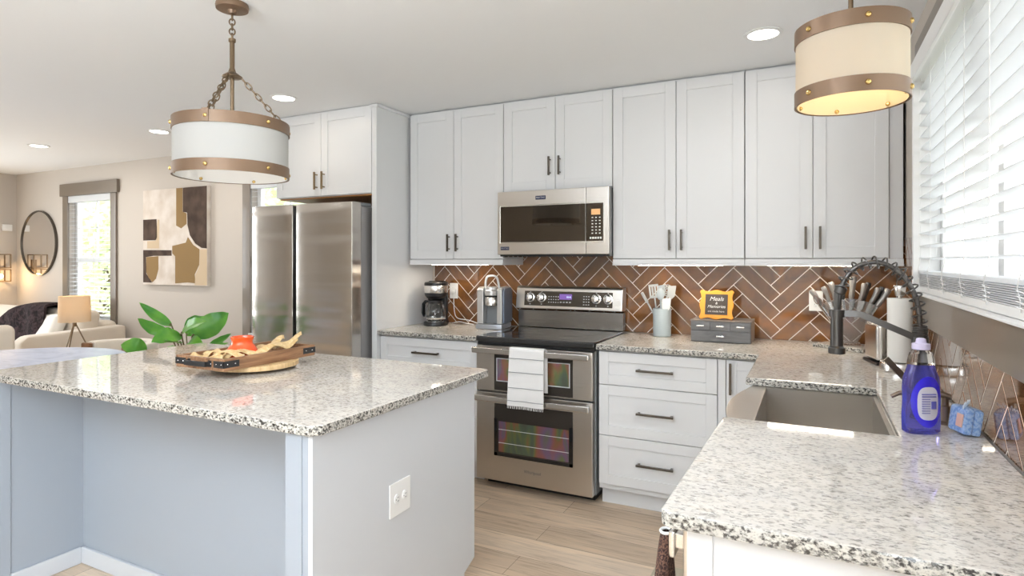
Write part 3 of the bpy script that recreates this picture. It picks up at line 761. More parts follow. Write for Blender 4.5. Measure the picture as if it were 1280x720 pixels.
for zz, par in ((.842, up), (.555, lo)):
    m = MB(); m.box(gx0 + .002, gx1 - .016, DY - .062, DY - .042, zz - .017, zz + .017, .005)
    for x in (gx0 + .02, gx1 - .035): m.box(x - .015, x + .015, DY - .045, DY, zz - .012, zz + .012, .003)
    m.build('handle', m_steel2, par)
MB().box(gx0 + .03, gx1 - .03, 3.30, 3.8, .001, .055).build('kick_base', m_black, t)

# towel over the upper handle
tw = thing('hand_towel', 'white hand towel with thin grey stripes over the upper oven handle', 'towel', (-1.46, DY - .05, .5))
hy0, hy1, hz = DY - .070, DY - .034, .868
def towel(u, v):
    L = [(.33, 'f'), (.05, 't'), (.25, 'b')]; s = v * .63
    x = -1.583 + .218 * u
    if s < .33:
        z = hz - .33 + s; k = 1 - s / .33
        y = hy0 - .004 - .010 * k * (0.5 + .5 * math.sin(u * 9 + .5)) - .004 * k
        x += -.010 * k * (1 - u) + .004 * k * math.sin(7 * u)
    elif s < .38:
        a = (s - .33) / .05; y = hy0 - .003 + (hy1 - hy0 + .004) * a; z = hz + .008 * math.sin(PI * a)
    else:
        k = (s - .38) / .25; y = hy1 + .002 + .006 * k; z = hz - (s - .38); x += .006
    return (x, y, z)
m_towel = mat('white_terry', (.80, .79, .775), .95, sheen=.3)
n = noise(m_towel, coords(m_towel), 300, 2); bump(m_towel, n.outputs['Fac'], .4, .003)
b_ = MB().grid(towel, 16, 44, .004).build('cloth', m_towel, tw, ang=80)
m = MB()
for zz in (hz - .055, hz - .135, hz - .225, hz - .300):
    k = (hz - zz) / .33
    pts = [Vector(towel(i / 16, (.33 - (hz - zz)) / .63)) + Vector((0, -.0045, 0)) for i in range(17)]
    m.tube(pts, .0016, 5)
m.build('stripe', mat('grey_stripe', (.22, .22, .24), .9), tw)
m = MB()
for i in range(30):
    p = Vector(towel((i + .5) / 30, 0)); m.cyl(p, p + Vector((random.uniform(-.003, .003), -.001, -.016)), .0015, 5)
m.build('fringe', m_towel, tw)

# ------------------------------------------------------------------ microwave
t = thing('microwave', 'stainless over-range microwave under the short wall cabinet', 'microwave', (gc, 3.6, 1.41))
mx0, mx1, my, mz0, mz1 = -1.836, -1.085, 3.455, 1.408, 1.826
MB().box(mx0 + .004, mx1 - .004, my + .03, WB - .015, mz0, mz1, .003).build('housing', m_blackgloss, t)
MB().box(mx0, mx1 - .145, my, my + .03, mz0 + .012, mz1, .004).build('door', m_steel, t)
MB().box(mx1 - .1435, mx1, my, my + .03, mz0 + .012, mz1, .004).build('control_housing', m_steel, t)
m = MB(); m.box(mx0 + .024, mx1 - .146, my - .004, my - .001, mz0 + .092, mz1 - .098, .001, 1)
m.build('door_glass', m_mwglass, t)
m = MB(); X0, X1, Z0, Z1 = mx0 + .02, mx1 - .030, mz0 + .088, mz1 - .094
for a, b, c, d in ((X0, X1, Z1, Z1 + .004), (X0, X1, Z0 - .004, Z0), (X0 - .004, X0, Z0 - .004, Z1 + .004), (X1, X1 + .004, Z0 - .004, Z1 + .004)): m.box(a, b, my - .0055, my - .0005, c, d)
m.build('window_bezel', m_chrome, t)
MB().box(mx1 - .142, mx1 - .034, my - .004, my - .001, mz0 + .092, mz1 - .098, .001, 1).build('keypad', m_mwglass, t)
MB().box(mx1 - .108, mx1 - .052, my - .006, my - .0042, mz1 - .168, mz1 - .134).build('display', mat('amber_display', (.3, .15, .05), .2, emit=(.85, .50, .24), es=.75), t)
m = MB()
for i in range(3):
    for j in range(6): m.box(mx1 - .106 + i * .023, mx1 - .096 + i * .023, my - .0052, my - .0042, mz0 + .135 + j * .019, mz0 + .141 + j * .019)
for i in range(5): m.box(mx1 - .118 + i * .016, mx1 - .107 + i * .016, my - .0052, my - .0042, mz0 + .104, mz0 + .116)
m.build('keys', m_chalk, t)
for (cx, cz, w, h) in ((gc - .06, mz1 - .048, .07, .024), (mx0 + .055, mz0 + .052, .062, .022)):
    b = MB().box(cx - w / 2, cx + w / 2, my - .0025, my - .0005, cz - h / 2, cz + h / 2, .001, 1).build('badge', mat('navy_badge', (.03, .035, .09), .25), t)
    text('lettering', 'MAYTAG', m_lgrey, h * .62, face_y(cx, my - .0027, cz), b)
m = MB(); m.box(mx0 + .02, mx1 - .02, my + .005, my + .0295, mz0 + .001, mz0 + .011)
for k in range(20): m.box(mx0 + .04 + k * .034, mx0 + .062 + k * .034, my + .02, my + .028, mz0 - .004, mz0)
m.build('vent_strip', m_black, t)

# ------------------------------------------------------------------ under-cabinet LED bars
def led(label, x0, x1, y, pw):
    t = thing('under_cabinet_light', label, 'light fixture', ((x0 + x1) / 2, y, 1.389), 'slim under-cabinet lights')
    MB().box(x0, x1, y - .02, y + .02, 1.354, 1.3895, .002).build('housing', m_white, t)
    MB().box(x0 + .01, x1 - .01, y - .015, y + .015, 1.3512, 1.3539).build('diffuser', m_led, t)
led('slim light bar under the corner wall cabinet by the sink', -.23, .20, 3.600, 3.2)
led('slim light bar under the wall cabinet above the wooden chest', -.95, -.45, 3.600, 2.4)
led('slim light bar under the wall cabinet above the coffee machines', -2.45, -1.98, 3.600, 3.2)

# ------------------------------------------------------------------ downlights
def downlight(x, y, label, pw=9, colr=(1.0, .95, .885)):
    t = thing('recessed_downlight', label, 'ceiling light', (x, y, HC - .001), 'recessed ceiling lights')
    MB().lathe((x, y, HC), [(.085, -.0005), (.085, -.004), (.068, -.007), (.066, -.0005)], 36, cap=False).build('trim_ring', m_white, t)
    MB().lathe((x, y, HC - .0045), [(.066, 0), (.066, .002)], 36).build('lens', m_emit, t)
    light('downlight_beam', 'AREA', (x, y, HC - .009), (0, 0, 0), pw, colr, .12)
downlight(-6.35, 2.98, 'glowing recessed light in the ceiling near the round mirror')
downlight(-4.77, 3.09, 'glowing recessed light in the ceiling left of the drum pendant')
downlight(-3.07, 2.82, 'glowing recessed light in the ceiling by the refrigerator cabinet', 1.3, (1, .86, .68))
downlight(-.206, 3.03, 'glowing recessed light in the ceiling beside the sink pendant', 1.2)

# ------------------------------------------------------------------ drum pendants
def chain(p, q, n, r=.0032, lw=.011):
    m = MB(); p = Vector(p); q = Vector(q); d = (q - p); L = d.length / n; d.normalize()
    a = d.orthogonal().normalized(); b = d.cross(a)
    for i in range(n):
        c = p + d * L * (i + .5); s = a if i % 2 else b
        pts = []
        for k in range(14):
            an = 2 * PI * k / 14
            pts.append(c + d * (L * .66) * math.cos(an) + s * lw * math.sin(an))
        m.tube(pts, r, 6, closed=True)
    return m
def drum(cx, cy, zb, zt, rad, label, shade_m, ext_dz, bulb_w, lining, chains=True, rot=0, nriv=6):
    t = thing('drum_pendant', label, 'pendant light', (cx, cy, HC), 'drum pendant lights')
    MB().lathe((cx, cy, 0), [(rad - .004, zb + .004), (rad - .004, zt - .004), (rad - .0065, zt - .004), (rad - .0065, zb + .004)], 64, cap=False).build('shade', shade_m, t)
    MB().lathe((cx, cy, 0), [(rad - .0075, zb + .002), (rad - .0075, zt - .004), (rad - .0085, zt - .004), (rad - .0085, zb + .002), (rad - .0075, zb + .002)], 64, cap=False).build('shade_lining', lining, t)
    bh = .046
    for z0 in (zb, zt - bh):
        b = MB().lathe((cx, cy, 0), [(rad - .004, z0), (rad, z0), (rad, z0 + bh), (rad - .004, z0 + bh), (rad - .004, z0)], 64, cap=False).build('metal_band', m_band, t)
        for k in range(nriv):
            a = rot + 2 * PI * k / nriv; dv = Vector((math.cos(a), math.sin(a), 0))
            q = dv.to_track_quat('Z', 'Y').to_matrix().to_4x4()
            MB().lathe(Vector((cx, cy, z0 + bh / 2)) + dv * (rad - .002), [(.0085, 0), (.0085, .004), (.006, .008), (.001, .010)], 14, q).build('rivet', m_brass, b)
            if z0 == zb: MB().lathe(Vector((cx, cy, z0 + bh / 2 - .012)) - dv * 0 + dv * (rad - .010), [(.007, 0), (.006, .005), (.001, .008)], 12, dv.copy().__neg__().to_track_quat('Z', 'Y').to_matrix().to_4x4()).build('rivet', m_brass, b)
    hub = zt + ext_dz
    MB().lathe((cx, cy, HC), [(.062, -.001), (.064, -.012), (.062, -.024), (.02, -.028), (.016, -.042), (.008, -.045)], 40).build('ceiling_canopy', m_band, t)
    if chains:
        chain((cx, cy, HC - .045), (cx, cy, hub + .150), 5).build('chain', m_chain, t)
        MB().lathe((cx, cy, hub), [(.005, .155), (.014, .150), (.014, .138), (.0095, .134), (.0095, .03), (.0155, .012), (.040, -.006), (.038, -.010), (.008, -.012), (.007, -.24), (.002, -.245)], 20).build('stem', m_chain, t)
        for k in range(3):
            a = rot + 2 * PI * k / 3; dv = Vector((math.cos(a), math.sin(a), 0))
            chain(Vector((cx, cy, hub - .006)) + dv * .034, Vector((cx, cy, zt + .005)) + dv * (rad - .018), 9, .0026, .009).build('chain', m_chain, t)
            bk = MB(); M = Matrix.Translation((cx, cy, 0)) @ Matrix.Rotation(a, 4, 'Z')
            bk.box(rad - .024, rad + .0015, -.013, .013, zt - .004, zt + .006, .002, M=M); bk.box(rad + .0005, rad + .003, -.013, .013, zt - .046, zt + .004, .001, M=M)
            bk.build('bracket', m_band, t)
    else:
        MB().cyl((cx, cy, HC - .04), (cx, cy, zt - .06), .007, 14).build('stem', m_chain, t)
        sp = MB()
        for k in range(3):
            a = rot + .5 + 2 * PI * k / 3; sp.cyl((cx, cy, zt - .02), (cx + math.cos(a) * (rad - .008), cy + math.sin(a) * (rad - .008), zt - .02), .004, 8)
        sp.build('spider', m_chain, t)
    zc = (zb + zt) / 2
    MB().lathe((cx, cy, zc + .03), [(.018, -.01), (.018, .045), (.008, .05), (.008, max(.06, zt - zc - .03 + .002))], 16).build('socket', m_chain, t)
    g = MB().ball((cx, cy, zc - .015), .03, (1, 1, 1.2), 18).build('bulb', m_bulb if bulb_w else m_shadei, t)
    return t
drum(-2.145, 1.70, 1.722, 1.950, .222, 'wide unlit drum pendant on chains above the island', m_shade, .195, 0, m_shadei, True, R(-63), 6)
drum(.105, 2.11, 1.858, 2.094, .157, 'smaller glowing drum pendant above the sink', m_shadew, .12, 1, m_shadew, False, R(-77), 6)
light('pendant_bulb', 'POINT', (.105, 2.11, 1.945), (0, 0, 0), 3.4, (1.0, .72, .40), .035)
light('pendant_bulb', 'POINT', (-2.145, 1.70, 1.79), (0, 0, 0), .6, (1.0, .93, .84), .035)


# ------------------------------------------------------------------ sink, faucet and what stands around them
t = thing('apron_sink', 'stainless apron front sink set into the granite counter', 'sink', (0, 2.215, .62))
zr = .8835; bx0, bx1, by0, by1, bz = -.160, .196, 1.893, 2.537, .655
m = MB()
m.box(bx0, bx1, by0, by1, bz - .006, bz); m.box(bx1, bx1 + .03, by0 - .03, by1 + .03, bz - .006, zr)
m.box(bx0, bx1, by0 - .03, by0, bz - .006, zr); m.box(bx0, bx1, by1, by1 + .03, bz - .006, zr)
m.build('basin', m_sink, t)
poly = [(bx0, by0 - .03)] + [(-.212 - .052 * math.sin(PI * i / 24), by0 - .03 + (by1 - by0 + .06) * i / 24) for i in range(25)] + [(bx0, by1 + .03)]
MB().prism(poly, .612, zr, 'z', .004).build('apron', m_sink, t)
m = MB().lathe((.02, 2.215, bz), [(.055, .0003), (.055, .002), (.04, .001), (.036, -.0), (.001, .0005)], 28, cap=False); m.build('drain', m_chrome, t)

m_fau = mat('dark_gunmetal_faucet', (.105, .10, .095), .30, .85)
FXc, FYc = .285, 2.135
t = thing('faucet', 'dark spring neck pull-down faucet behind the sink', 'faucet', (FXc, FYc, ZC))
MB().lathe((FXc, FYc, ZC), [(.030, .0005), (.030, .006), (.024, .010), (.0235, .085), (.021, .09), (.021, .17), (.017, .18), (.012, .185), (.012, .21)], 28).build('body', m_fau, t)
ctrl = [(FXc, 1.10), (FXc, 1.15), (.2845, 1.20), (.278, 1.255), (.260, 1.305), (.231, 1.345), (.188, 1.371), (.145, 1.370), (.112, 1.350), (.089, 1.315), (.078, 1.28), (.072, 1.22)]
def smooth(pts, n=8):
    out = []
    for i in range(len(pts) - 1):
        p0, p1, p2, p3 = [Vector(pts[max(0, min(len(pts) - 1, k))]) for k in (i - 1, i, i + 1, i + 2)]
        for k in range(n):
            u = k / n
            out.append(.5 * ((2 * p1) + (-p0 + p2) * u + (2 * p0 - 5 * p1 + 4 * p2 - p3) * u * u + (-p0 + 3 * p1 - 3 * p2 + p3) * u ** 3))
    out.append(Vector(pts[-1])); return out
path = smooth([(x, FYc, z) for x, z in ctrl], 8)
MB().tube(path, .0072, 14).build('hose', m_fau, t)
# coil: arc-length parametrised helix around the hose
L = [0]
for a, b in zip(path, path[1:]): L.append(L[-1] + (b - a).length)
def at(s):
    for i in range(len(path) - 1):
        if s <= L[i + 1] or i == len(path) - 2:
            u = (s - L[i]) / (L[i + 1] - L[i]); p = path[i].lerp(path[i + 1], u); d = (path[i + 1] - path[i]).normalized(); return p, d
pts = []; s_ = .0; ph = 0
while s_ < L[-1] - .075:
    p, d = at(s_); nx = Vector((0, 1, 0)); ny = d.cross(nx).normalized()
    pts.append(p + (nx * math.cos(ph) + ny * math.sin(ph)) * .0180)
    pitch = .0056 if s_ < .085 else .0255
    ph += 2 * PI / 14; s_ += pitch / 14
MB().tube(pts, .0025, 7).build('spring', m_fau, t)
MB().lathe((.068, FYc - .003, 1.088), [(.0235, 0), (.0245, .004), (.0245, .018), (.0185, .024), (.0175, .10), (.0175, .124), (.009, .130), (.0078, .19)], 28).build('spray_head', m_fau, t)
M = Matrix.Translation((.078, FYc, 1.285)) @ Matrix.Rotation(R(20), 4, 'Y')
MB().lathe((0, 0, 0), [(.014, -.012), (.017, -.009), (.017, .010), (.013, .014)], 24, M).build('hose_collar', m_fau, t)
m = MB().tube([(FXc, FYc - .004, 1.142), (.25, FYc - .010, 1.160), (.135, FYc - .012, 1.212), (.118, FYc - .010, 1.214), (.090, FYc - .006, 1.214), (.066, FYc - .003, 1.214)], 0, flat=(.010, .019))
m.lathe((.068, FYc - .003, 1.203), [(.0225, 0), (.0225, .022)], 24); m.lathe((FXc, FYc, 1.130), [(.0225, 0), (.0225, .022)], 24)
m.build('support_arm', m_fau, t)
MB().tube([(FXc - .01, FYc - .022, .985), (.262, FYc - .026, 1.01), (.196, FYc - .03, 1.085)], 0, flat=(.008, .017)).build('lever', mat('dark_bronze_lever', (.13, .10, .07), .3, .85), t)

t = thing('soap_dispenser', 'bronze soap pump set in the counter behind the blue bottle', 'soap dispenser', (.338, 2.080, ZC))
m_brz = mat('bronze_pump', (.24, .18, .13), .32, .85)
MB().lathe((.338, 2.080, ZC), [(.027, .0005), (.027, .006), (.016, .009), (.013, .05), (.0085, .052), (.0085, .075)], 24).build('base', m_brz, t)
MB().tube([(.350, 2.08, .990), (.33, 2.08, .996), (.27, 2.066, .999), (.225, 2.060, .994), (.205, 2.058, .982)], [.0095, .0095, .008, .0065, .0055], 12).build('nozzle', m_brz, t)

# blue dish soap
bxc, byc = .262, 1.943
t = thing('dish_soap_bottle', 'clear bottle of blue dish soap beside the sink', 'bottle', (bxc, byc, ZC), None, R(28))
t.scale = (1.07, 1.07, 1.0)
def oval(prof, sy, n=36, z0=0):
    m = MB(); m.lathe((0, 0, 0), prof, n, Matrix.Scale(sy, 4, (0, 1, 0))); return m
m_soap = mat('blue_soap', (.24, .23, .95), .04, trans=.88, ior=1.25, coat=.3)
m_soapl = mat('blue_soap_inset', (.035, .025, .62), .12, coat=.6)
P_ = [(.040, .001), (.0465, .006), (.0475, .04), (.0455, .09), (.0465, .125), (.044, .150), (.037, .168), (.033, .184)]
oval(P_, .56).build('soap', m_soap, t, world=False)
oval([(.0336, .1845), (.031, .20), (.027, .215), (.019, .220), (.017, .224)], .70).build('clear_neck', m_acryl, t, world=False)
m = MB().lathe((0, 0, 0), [(.0195, .2245), (.0205, .226), (.0200, .240), (.012, .242), (.0105, .2525), (.006, .255)], 24); m.build('cap', mat('lilac_cap', (.62, .56, .74), .3), t, world=False)
def on_oval(u, v, off, w, h, zc):
    x = (u - .5) * 2 * w; z = zc + (v - .5) * 2 * h
    y = -math.sqrt(max(0, 1 - (x / .0478) ** 2)) * .0478 * .56 - off; return (x, y, z)
def disc_patch(w, h, zc, off, n=2.0):
    m = MB(); b = bmesh.new(); c = b.verts.new(on_oval(.5, .5, off, w, h, zc)); rings = []
    for k in range(1, 7):
        ring = []
        for i in range(40):
            a = 2 * PI * i / 40; ca, sa = math.cos(a), math.sin(a)
            x = math.copysign(abs(ca) ** (2 / n), ca) * k / 6; z = math.copysign(abs(sa) ** (2 / n), sa) * k / 6
            ring.append(b.verts.new(on_oval(.5 + x / 2, .5 + z / 2, off, w, h, zc)))
        rings.append(ring)
    for i in range(40): b.faces.new((c, rings[0][i], rings[0][(i + 1) % 40]))
    for p, q in zip(rings, rings[1:]):
        for i in range(40): b.faces.new((p[i], q[i], q[(i + 1) % 40], p[(i + 1) % 40]))
    bmesh.ops.recalc_face_normals(b, faces=b.faces)
    bmesh.ops.solidify(b, geom=b.faces[:], thickness=.0004); m._add(b); return m
disc_patch(.0385, .068, .088, .0005).build('molded_oval', m_soapl, t, world=False)
lb = disc_patch(.026, .044, .084, .0012, 3.0).build('back_label', mat('pale_label', (.66, .64, .72), .5), t, world=False)
m = MB()
for k in range(9):
    z = .058 + k * .0062; x0 = -.017; x1 = (.003 if k < 7 else .018)
    y = on_oval(.5, .5, .0022, .026, .044, z)[1]
    m.box(x0, x1, y - .0003, y + .0022, z, z + (.0014 if k < 7 else .0022))
m.box(.006, .018, -.0292, -.0262, .070, .090); m.build('label_print', mat('navy_print', (.10, .10, .38), .5), lb, world=False)

t = thing('sponge_pack', 'clear wrapped pack of pale blue sponges leaning near the tiled wall', 'sponges', (.363, 1.978, ZC), None, R(20))
m_sp = mat('pale_blue_sponge', (.20, .38, .80), .8); n = noise(m_sp, coords(m_sp), 120, 2); bump(m_sp, n.outputs['Fac'], .6, .003)
lk(m_sp, ramp(m_sp, n.outputs['Fac'], [(.42, (.22, .40, .78)), (.55, (.46, .64, .92))]), P(m_sp).inputs['Base Color'])
M = Matrix.Rotation(R(8), 4, 'Y')
for k in range(2):
    MB().box(-.023 + k * .0225, -.002 + k * .0225, -.034, .034, .004, .070, .005, M=M).build('sponge', m_sp, t, world=False)
MB().box(-.026, .0225, -.037, .037, .002, .074, .009, M=M).build('wrapper', mat('clear_wrap', (.9, .95, 1), .12, trans=.92, ior=1.08), t, world=False)
m = MB()
for k in range(8): m.tube([(-.02 + .006 * k, -.03 + k * .008, .073), (-.018 + .007 * k, -.028 + k * .008, .082 + .003 * (k % 3)), (-.012 + .006 * k, -.02 + k * .007, .075)], .0012, 5, )
m.build('wrapper_ruffle', mat('wrap_ruffle', (.75, .85, .95), .15), t, world=False)
MB().box(-.028, -.0255, -.030, -.004, .02, .055, .001, M=M).build('wrapper_print', mat('multi_print', (.75, .45, .35), .4), t, world=False)

# paper towel holder
t = thing('paper_towel_holder', 'steel paper towel stand with white roll beside the toaster', 'paper towel holder', (.330, 3.0, ZC))
MB().lathe((.330, 3.0, ZC), [(.071, .0005), (.074, .004), (.074, .030), (.071, .036), (.01, .038)], 40).build('base', m_steel2, t)
MB().lathe((.330, 3.0, ZC), [(.008, .038), (.008, .315), (.017, .316), (.020, .33), (.023, .356), (.021, .360)], 24).build('post', m_steel2, t)
MB().lathe((.330, 3.0, ZC), [(.020, .040), (.045, .040), (.046, .042), (.046, .304), (.045, .306), (.020, .306), (.020, .040)], 44, cap=False).build('paper_roll', mat('white_paper', (.80, .78, .74), .9), t)

# toaster
t = thing('toaster', 'brushed steel toaster between knife block and paper towels', 'toaster', (.296, 3.195, ZC), None, R(14))
MB().box(-.062, .066, -.085, .085, .012, .186, .022, 4).build('shell', steel('toaster_steel', (.68, .66, .63), .22, 'z'), t, world=False)
MB().box(-.066, .070, -.089, .089, .0005, .0118, .003).build('base', m_black, t, world=False)
m = MB()
for x in (-.032, .014): m.box(x, x + .022, -.062, .062, .1855, .1868, .0005, 1)
m.build('slot', m_black, t, world=False)
MB().box(-.030, .034, -.0875, -.083, .055, .165, .002).build('lever_panel', mat('brown_grey_panel', (.16, .14, .12), .25, .6), t, world=False)
m = MB().box(-.002, .004, -.0885, -.087, .07, .15); m.build('lever_track', m_black, t, world=False)
MB().box(-.014, .016, -.106, -.0886, .145, .157, .003).build('lever', m_black, t, world=False)

# granite board, knife block and knives
q = [(.000, 3.632), (.226, 3.482), (.320, 3.625), (.094, 3.775)]
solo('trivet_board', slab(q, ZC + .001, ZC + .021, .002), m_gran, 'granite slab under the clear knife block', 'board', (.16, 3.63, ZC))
kb = thing('knife_block', 'clear acrylic fan-shaped knife block behind the faucet head', 'knife block', (.170, 3.628, ZC + .0215))
m = MB()
def fan(r, a, y): return (r * math.sin(a), y, r * math.cos(a))
m.box(-.055, .055, -.038, .038, .0, .016, .004)
for y in (-.036, -.002, .031):
    poly = [(-.040, .016), (.040, .016)] + [(.045 * 0 + .255 * math.sin(R(a)), -.01 + .255 * math.cos(R(a))) for a in range(30, -31, -6)]
    m.prism(poly, y, y + .005, 'y', .001)
for a in range(-30, 31, 12):
    M = Matrix.Rotation(R(a), 4, 'Y'); m.box(-.0025, .0025, -.031, .031, .20, .243, M=M)
m.build('holder', mat('frosted_acrylic', (.96, .97, .97), .03, trans=.94, ior=1.25), kb, world=False)
m_kh = mat('grey_knife_handle', (.34, .325, .305), .35, .5)
m_bl = mat('knife_blade', (.55, .55, .54), .22, 1)
def knife(label, ang, y, Lh, w, m_=m_kh, blade=.12):
    c = Vector((.170, 3.628, ZC + .0115)); d = Vector((math.sin(ang), 0, math.cos(ang)))
    b0 = c + d * (.245 - blade * .9) + Vector((0, y, 0)); h0 = c + d * .252 + Vector((0, y, 0))
    t = thing('knife', label, 'knife', h0, 'steel handled knives in the clear block')
    M = Matrix.Translation(h0) @ Matrix.Rotation(ang, 4, 'Y')
    MB().prism([(-w * .8, 0), (w * .8, 0), (w * .8, -blade * .5), (w * .1, -blade * .85), (-w * .8, -blade * .85)], -.0008, .0008, 'y', M=M).build('blade', m_bl, t)
    n = 8; mm = MB(); prof = [(.0, .75), (.15, .95), (.4, .9), (.7, 1.1), (.9, 1.2), (1, .9)]
    mm.tube([M @ Vector((.003 * math.sin(s * 3), 0, s * Lh)) for s, _ in prof], [w * 1.45 * k for _, k in prof], 10)
    mm.build('handle', m_, t)
    r = MB()
    for s in (.25, .6): p = M @ Vector((0, -w * .95, s * Lh)); r.cyl(p, p + Vector((0, -.002, 0)), .0018, 8)
    r.build('rivets', m_chrome, t)
m_kd = mat('dark_knife_handle', (.10, .10, .10), .3, .5)
kn = [(-31, -.018, .095, .0085, m_kh, 'leftmost grey handled knife in the clear block, beside the scissors'),
      (-21, -.018, .085, .008, m_kh, 'grey handled knife second from the outlet in the front row'),
      (-14, .014, .098, .009, m_kh, 'grey handled knife left of the faucet head in the back row'),
      (-6, -.018, .080, .008, m_kd, 'short dark handled knife just behind the faucet head'),
      (3, .014, .118, .0105, m_kh, 'tallest grey handled knife standing upright in mid block'),
      (12, -.018, .092, .0085, m_kh, 'grey handled knife just right of the tallest one'),
      (15, .014, .100, .0085, m_kd, 'dark handled knife right of the tallest one in the back row'),
      (23, -.018, .090, .0085, m_kh, 'grey handled knife fourth from the paper towel roll'),
      (26, .014, .102, .0085, m_kd, 'dark handled knife nearest the paper towel side in the back row'),
      (30, -.018, .106, .0098, m_kh, 'long grey handled knife leaning toward the paper towels')]
for a, y, lh, w, mm, lab in kn: knife(lab, R(a), y, lh, w, mm)
sc = thing('scissors', 'kitchen scissors with loop grips at the outlet side of knife block', 'scissors', (.030, 3.59, ZC + .20))
m = MB()
for (x, z) in ((.018, 1.172), (.036, 1.158)):
    m.tube([(x + .015 * math.cos(2 * PI * k / 16) * .75 - .3 * .020 * math.sin(2 * PI * k / 16), 3.586, z + .022 * math.sin(2 * PI * k / 16)) for k in range(16)], .003, 6, closed=True)
m.build('grips', mat('grey_red_grip', (.30, .22, .20), .35, .4), sc)
MB().tube([(.030, 3.587, 1.145), (.075, 3.59, 1.08), (.12, 3.595, .99)], [.006, .005, .002], 6).build('blades', m_bl, sc)

# ------------------------------------------------------------------ wooden chest and sign
cx0, cx1, cy0, cy1 = -.634, -.303, 3.572, 3.795
t = thing('drawer_chest', 'small weathered grey wooden chest of drawers on the counter', 'drawer box', ((cx0 + cx1) / 2, 3.68, ZC))
m = MB().box(cx0 + .003, cx1 - .003, cy0 + .010, cy1 - .003, ZC + .001, ZC + .118, .002); m.build('case', m_chest, t)
MB().box(cx0, cx1, cy0, cy1, ZC + .1185, ZC + .126, .002).build('top', m_chesttop, t)
MB().box(cx1 - .0028, cx1 - .0003, cy0 + .012, cy1 - .006, ZC + .004, ZC + .118).build('side_panel', mat('brown_side', (.22, .17, .135), .6), t)
w = (cx1 - cx0 - .006) / 3
def chest_pull(x, z, par):
    m = MB(); m.box(x - .021, x + .021, cy0 - .010, cy0 - .005, z - .004, z + .004, .0015)
    for s in (-1, 1): m.box(x + s * .016 - .003, x + s * .016 + .003, cy0 - .006, cy0 + .001, z - .003, z + .003)
    m.build('pull', m_chrome, par)
for k in range(3):
    a = cx0 + .003 + k * w
    d = MB().box(a + .001, a + w - .001, cy0 + .001, cy0 + .0098, ZC + .068, ZC + .117, .0015).build('drawer', m_chest, t)
    chest_pull(a + w / 2, ZC + .093, d)
d = MB().box(cx0 + .004, cx1 - .004, cy0 + .001, cy0 + .0098, ZC + .004, ZC + .0655, .0015).build('drawer', m_chest, t)
chest_pull((cx0 + cx1) / 2, ZC + .036, d)

t = thing('framed_sign', 'orange scalloped framed sign leaning on top of the grey chest', 'sign', (-.497, 3.625, ZC + .1262))
hw, hh = .094, .086
def scallop(hw, hh, k=.0045):
    pts = []
    for (dx, dz) in ((1, 0), (0, 1), (-1, 0), (0, -1)):
        for i in range(-10, 11):
            u = i / 10 * .80; off = -.004 + k * math.cos(2 * PI * i / 10 * .72 / .8 * .9)
            tx, tz = -dz, dx
            pts.append((dx * (hw + off) + tx * u * hw, dz * (hh + off) + tz * u * hh))
        # rounded corner
        c0 = math.atan2(dz, dx)
        ccx = (dx - dz) * hw * .80; ccz = (dz + dx) * hh * .80
        for j in range(1, 6):
            a = c0 + PI / 2 * j / 6
            pts.append((ccx + math.cos(a) * hw * .22, ccz + math.sin(a) * hh * .22))
    return pts
M = Matrix.Translation((-.497, 3.610, ZC + .1268 + hh + .003)) @ Matrix.Translation((0, 0, -hh)) @ Matrix.Rotation(R(-15), 4, 'X') @ Matrix.Translation((0, 0, hh))
MB().prism(scallop(hw, hh), -.0, .012, 'y', .0015, M=M).build('frame', m_orange, t)
b = MB().box(-.062, .062, -.0015, .0005, -.060, .060, M=M).build('board', m_slate, t)
MX = M @ Matrix.Rotation(R(90), 4, 'X')
for body, sz, z, sh in (('Meals', .034, .032, .32), ('&', .020, .007, .2), ('Memories', .0245, -.013, .32), ('are made here', .0155, -.041, 0)):
    text('lettering', body, m_chalk, sz, M @ Matrix.Translation((0, -.0018, z)) @ Matrix.Rotation(R(90), 4, 'X'), b, .0005, sh)
MB().prism([(0, -.075), (.050, -.075), (0, .01)], -.008, .008, 'x', M=Matrix.Translation((-.497, 3.6415, ZC + .202))).build('stand_foot', m_slate, t)

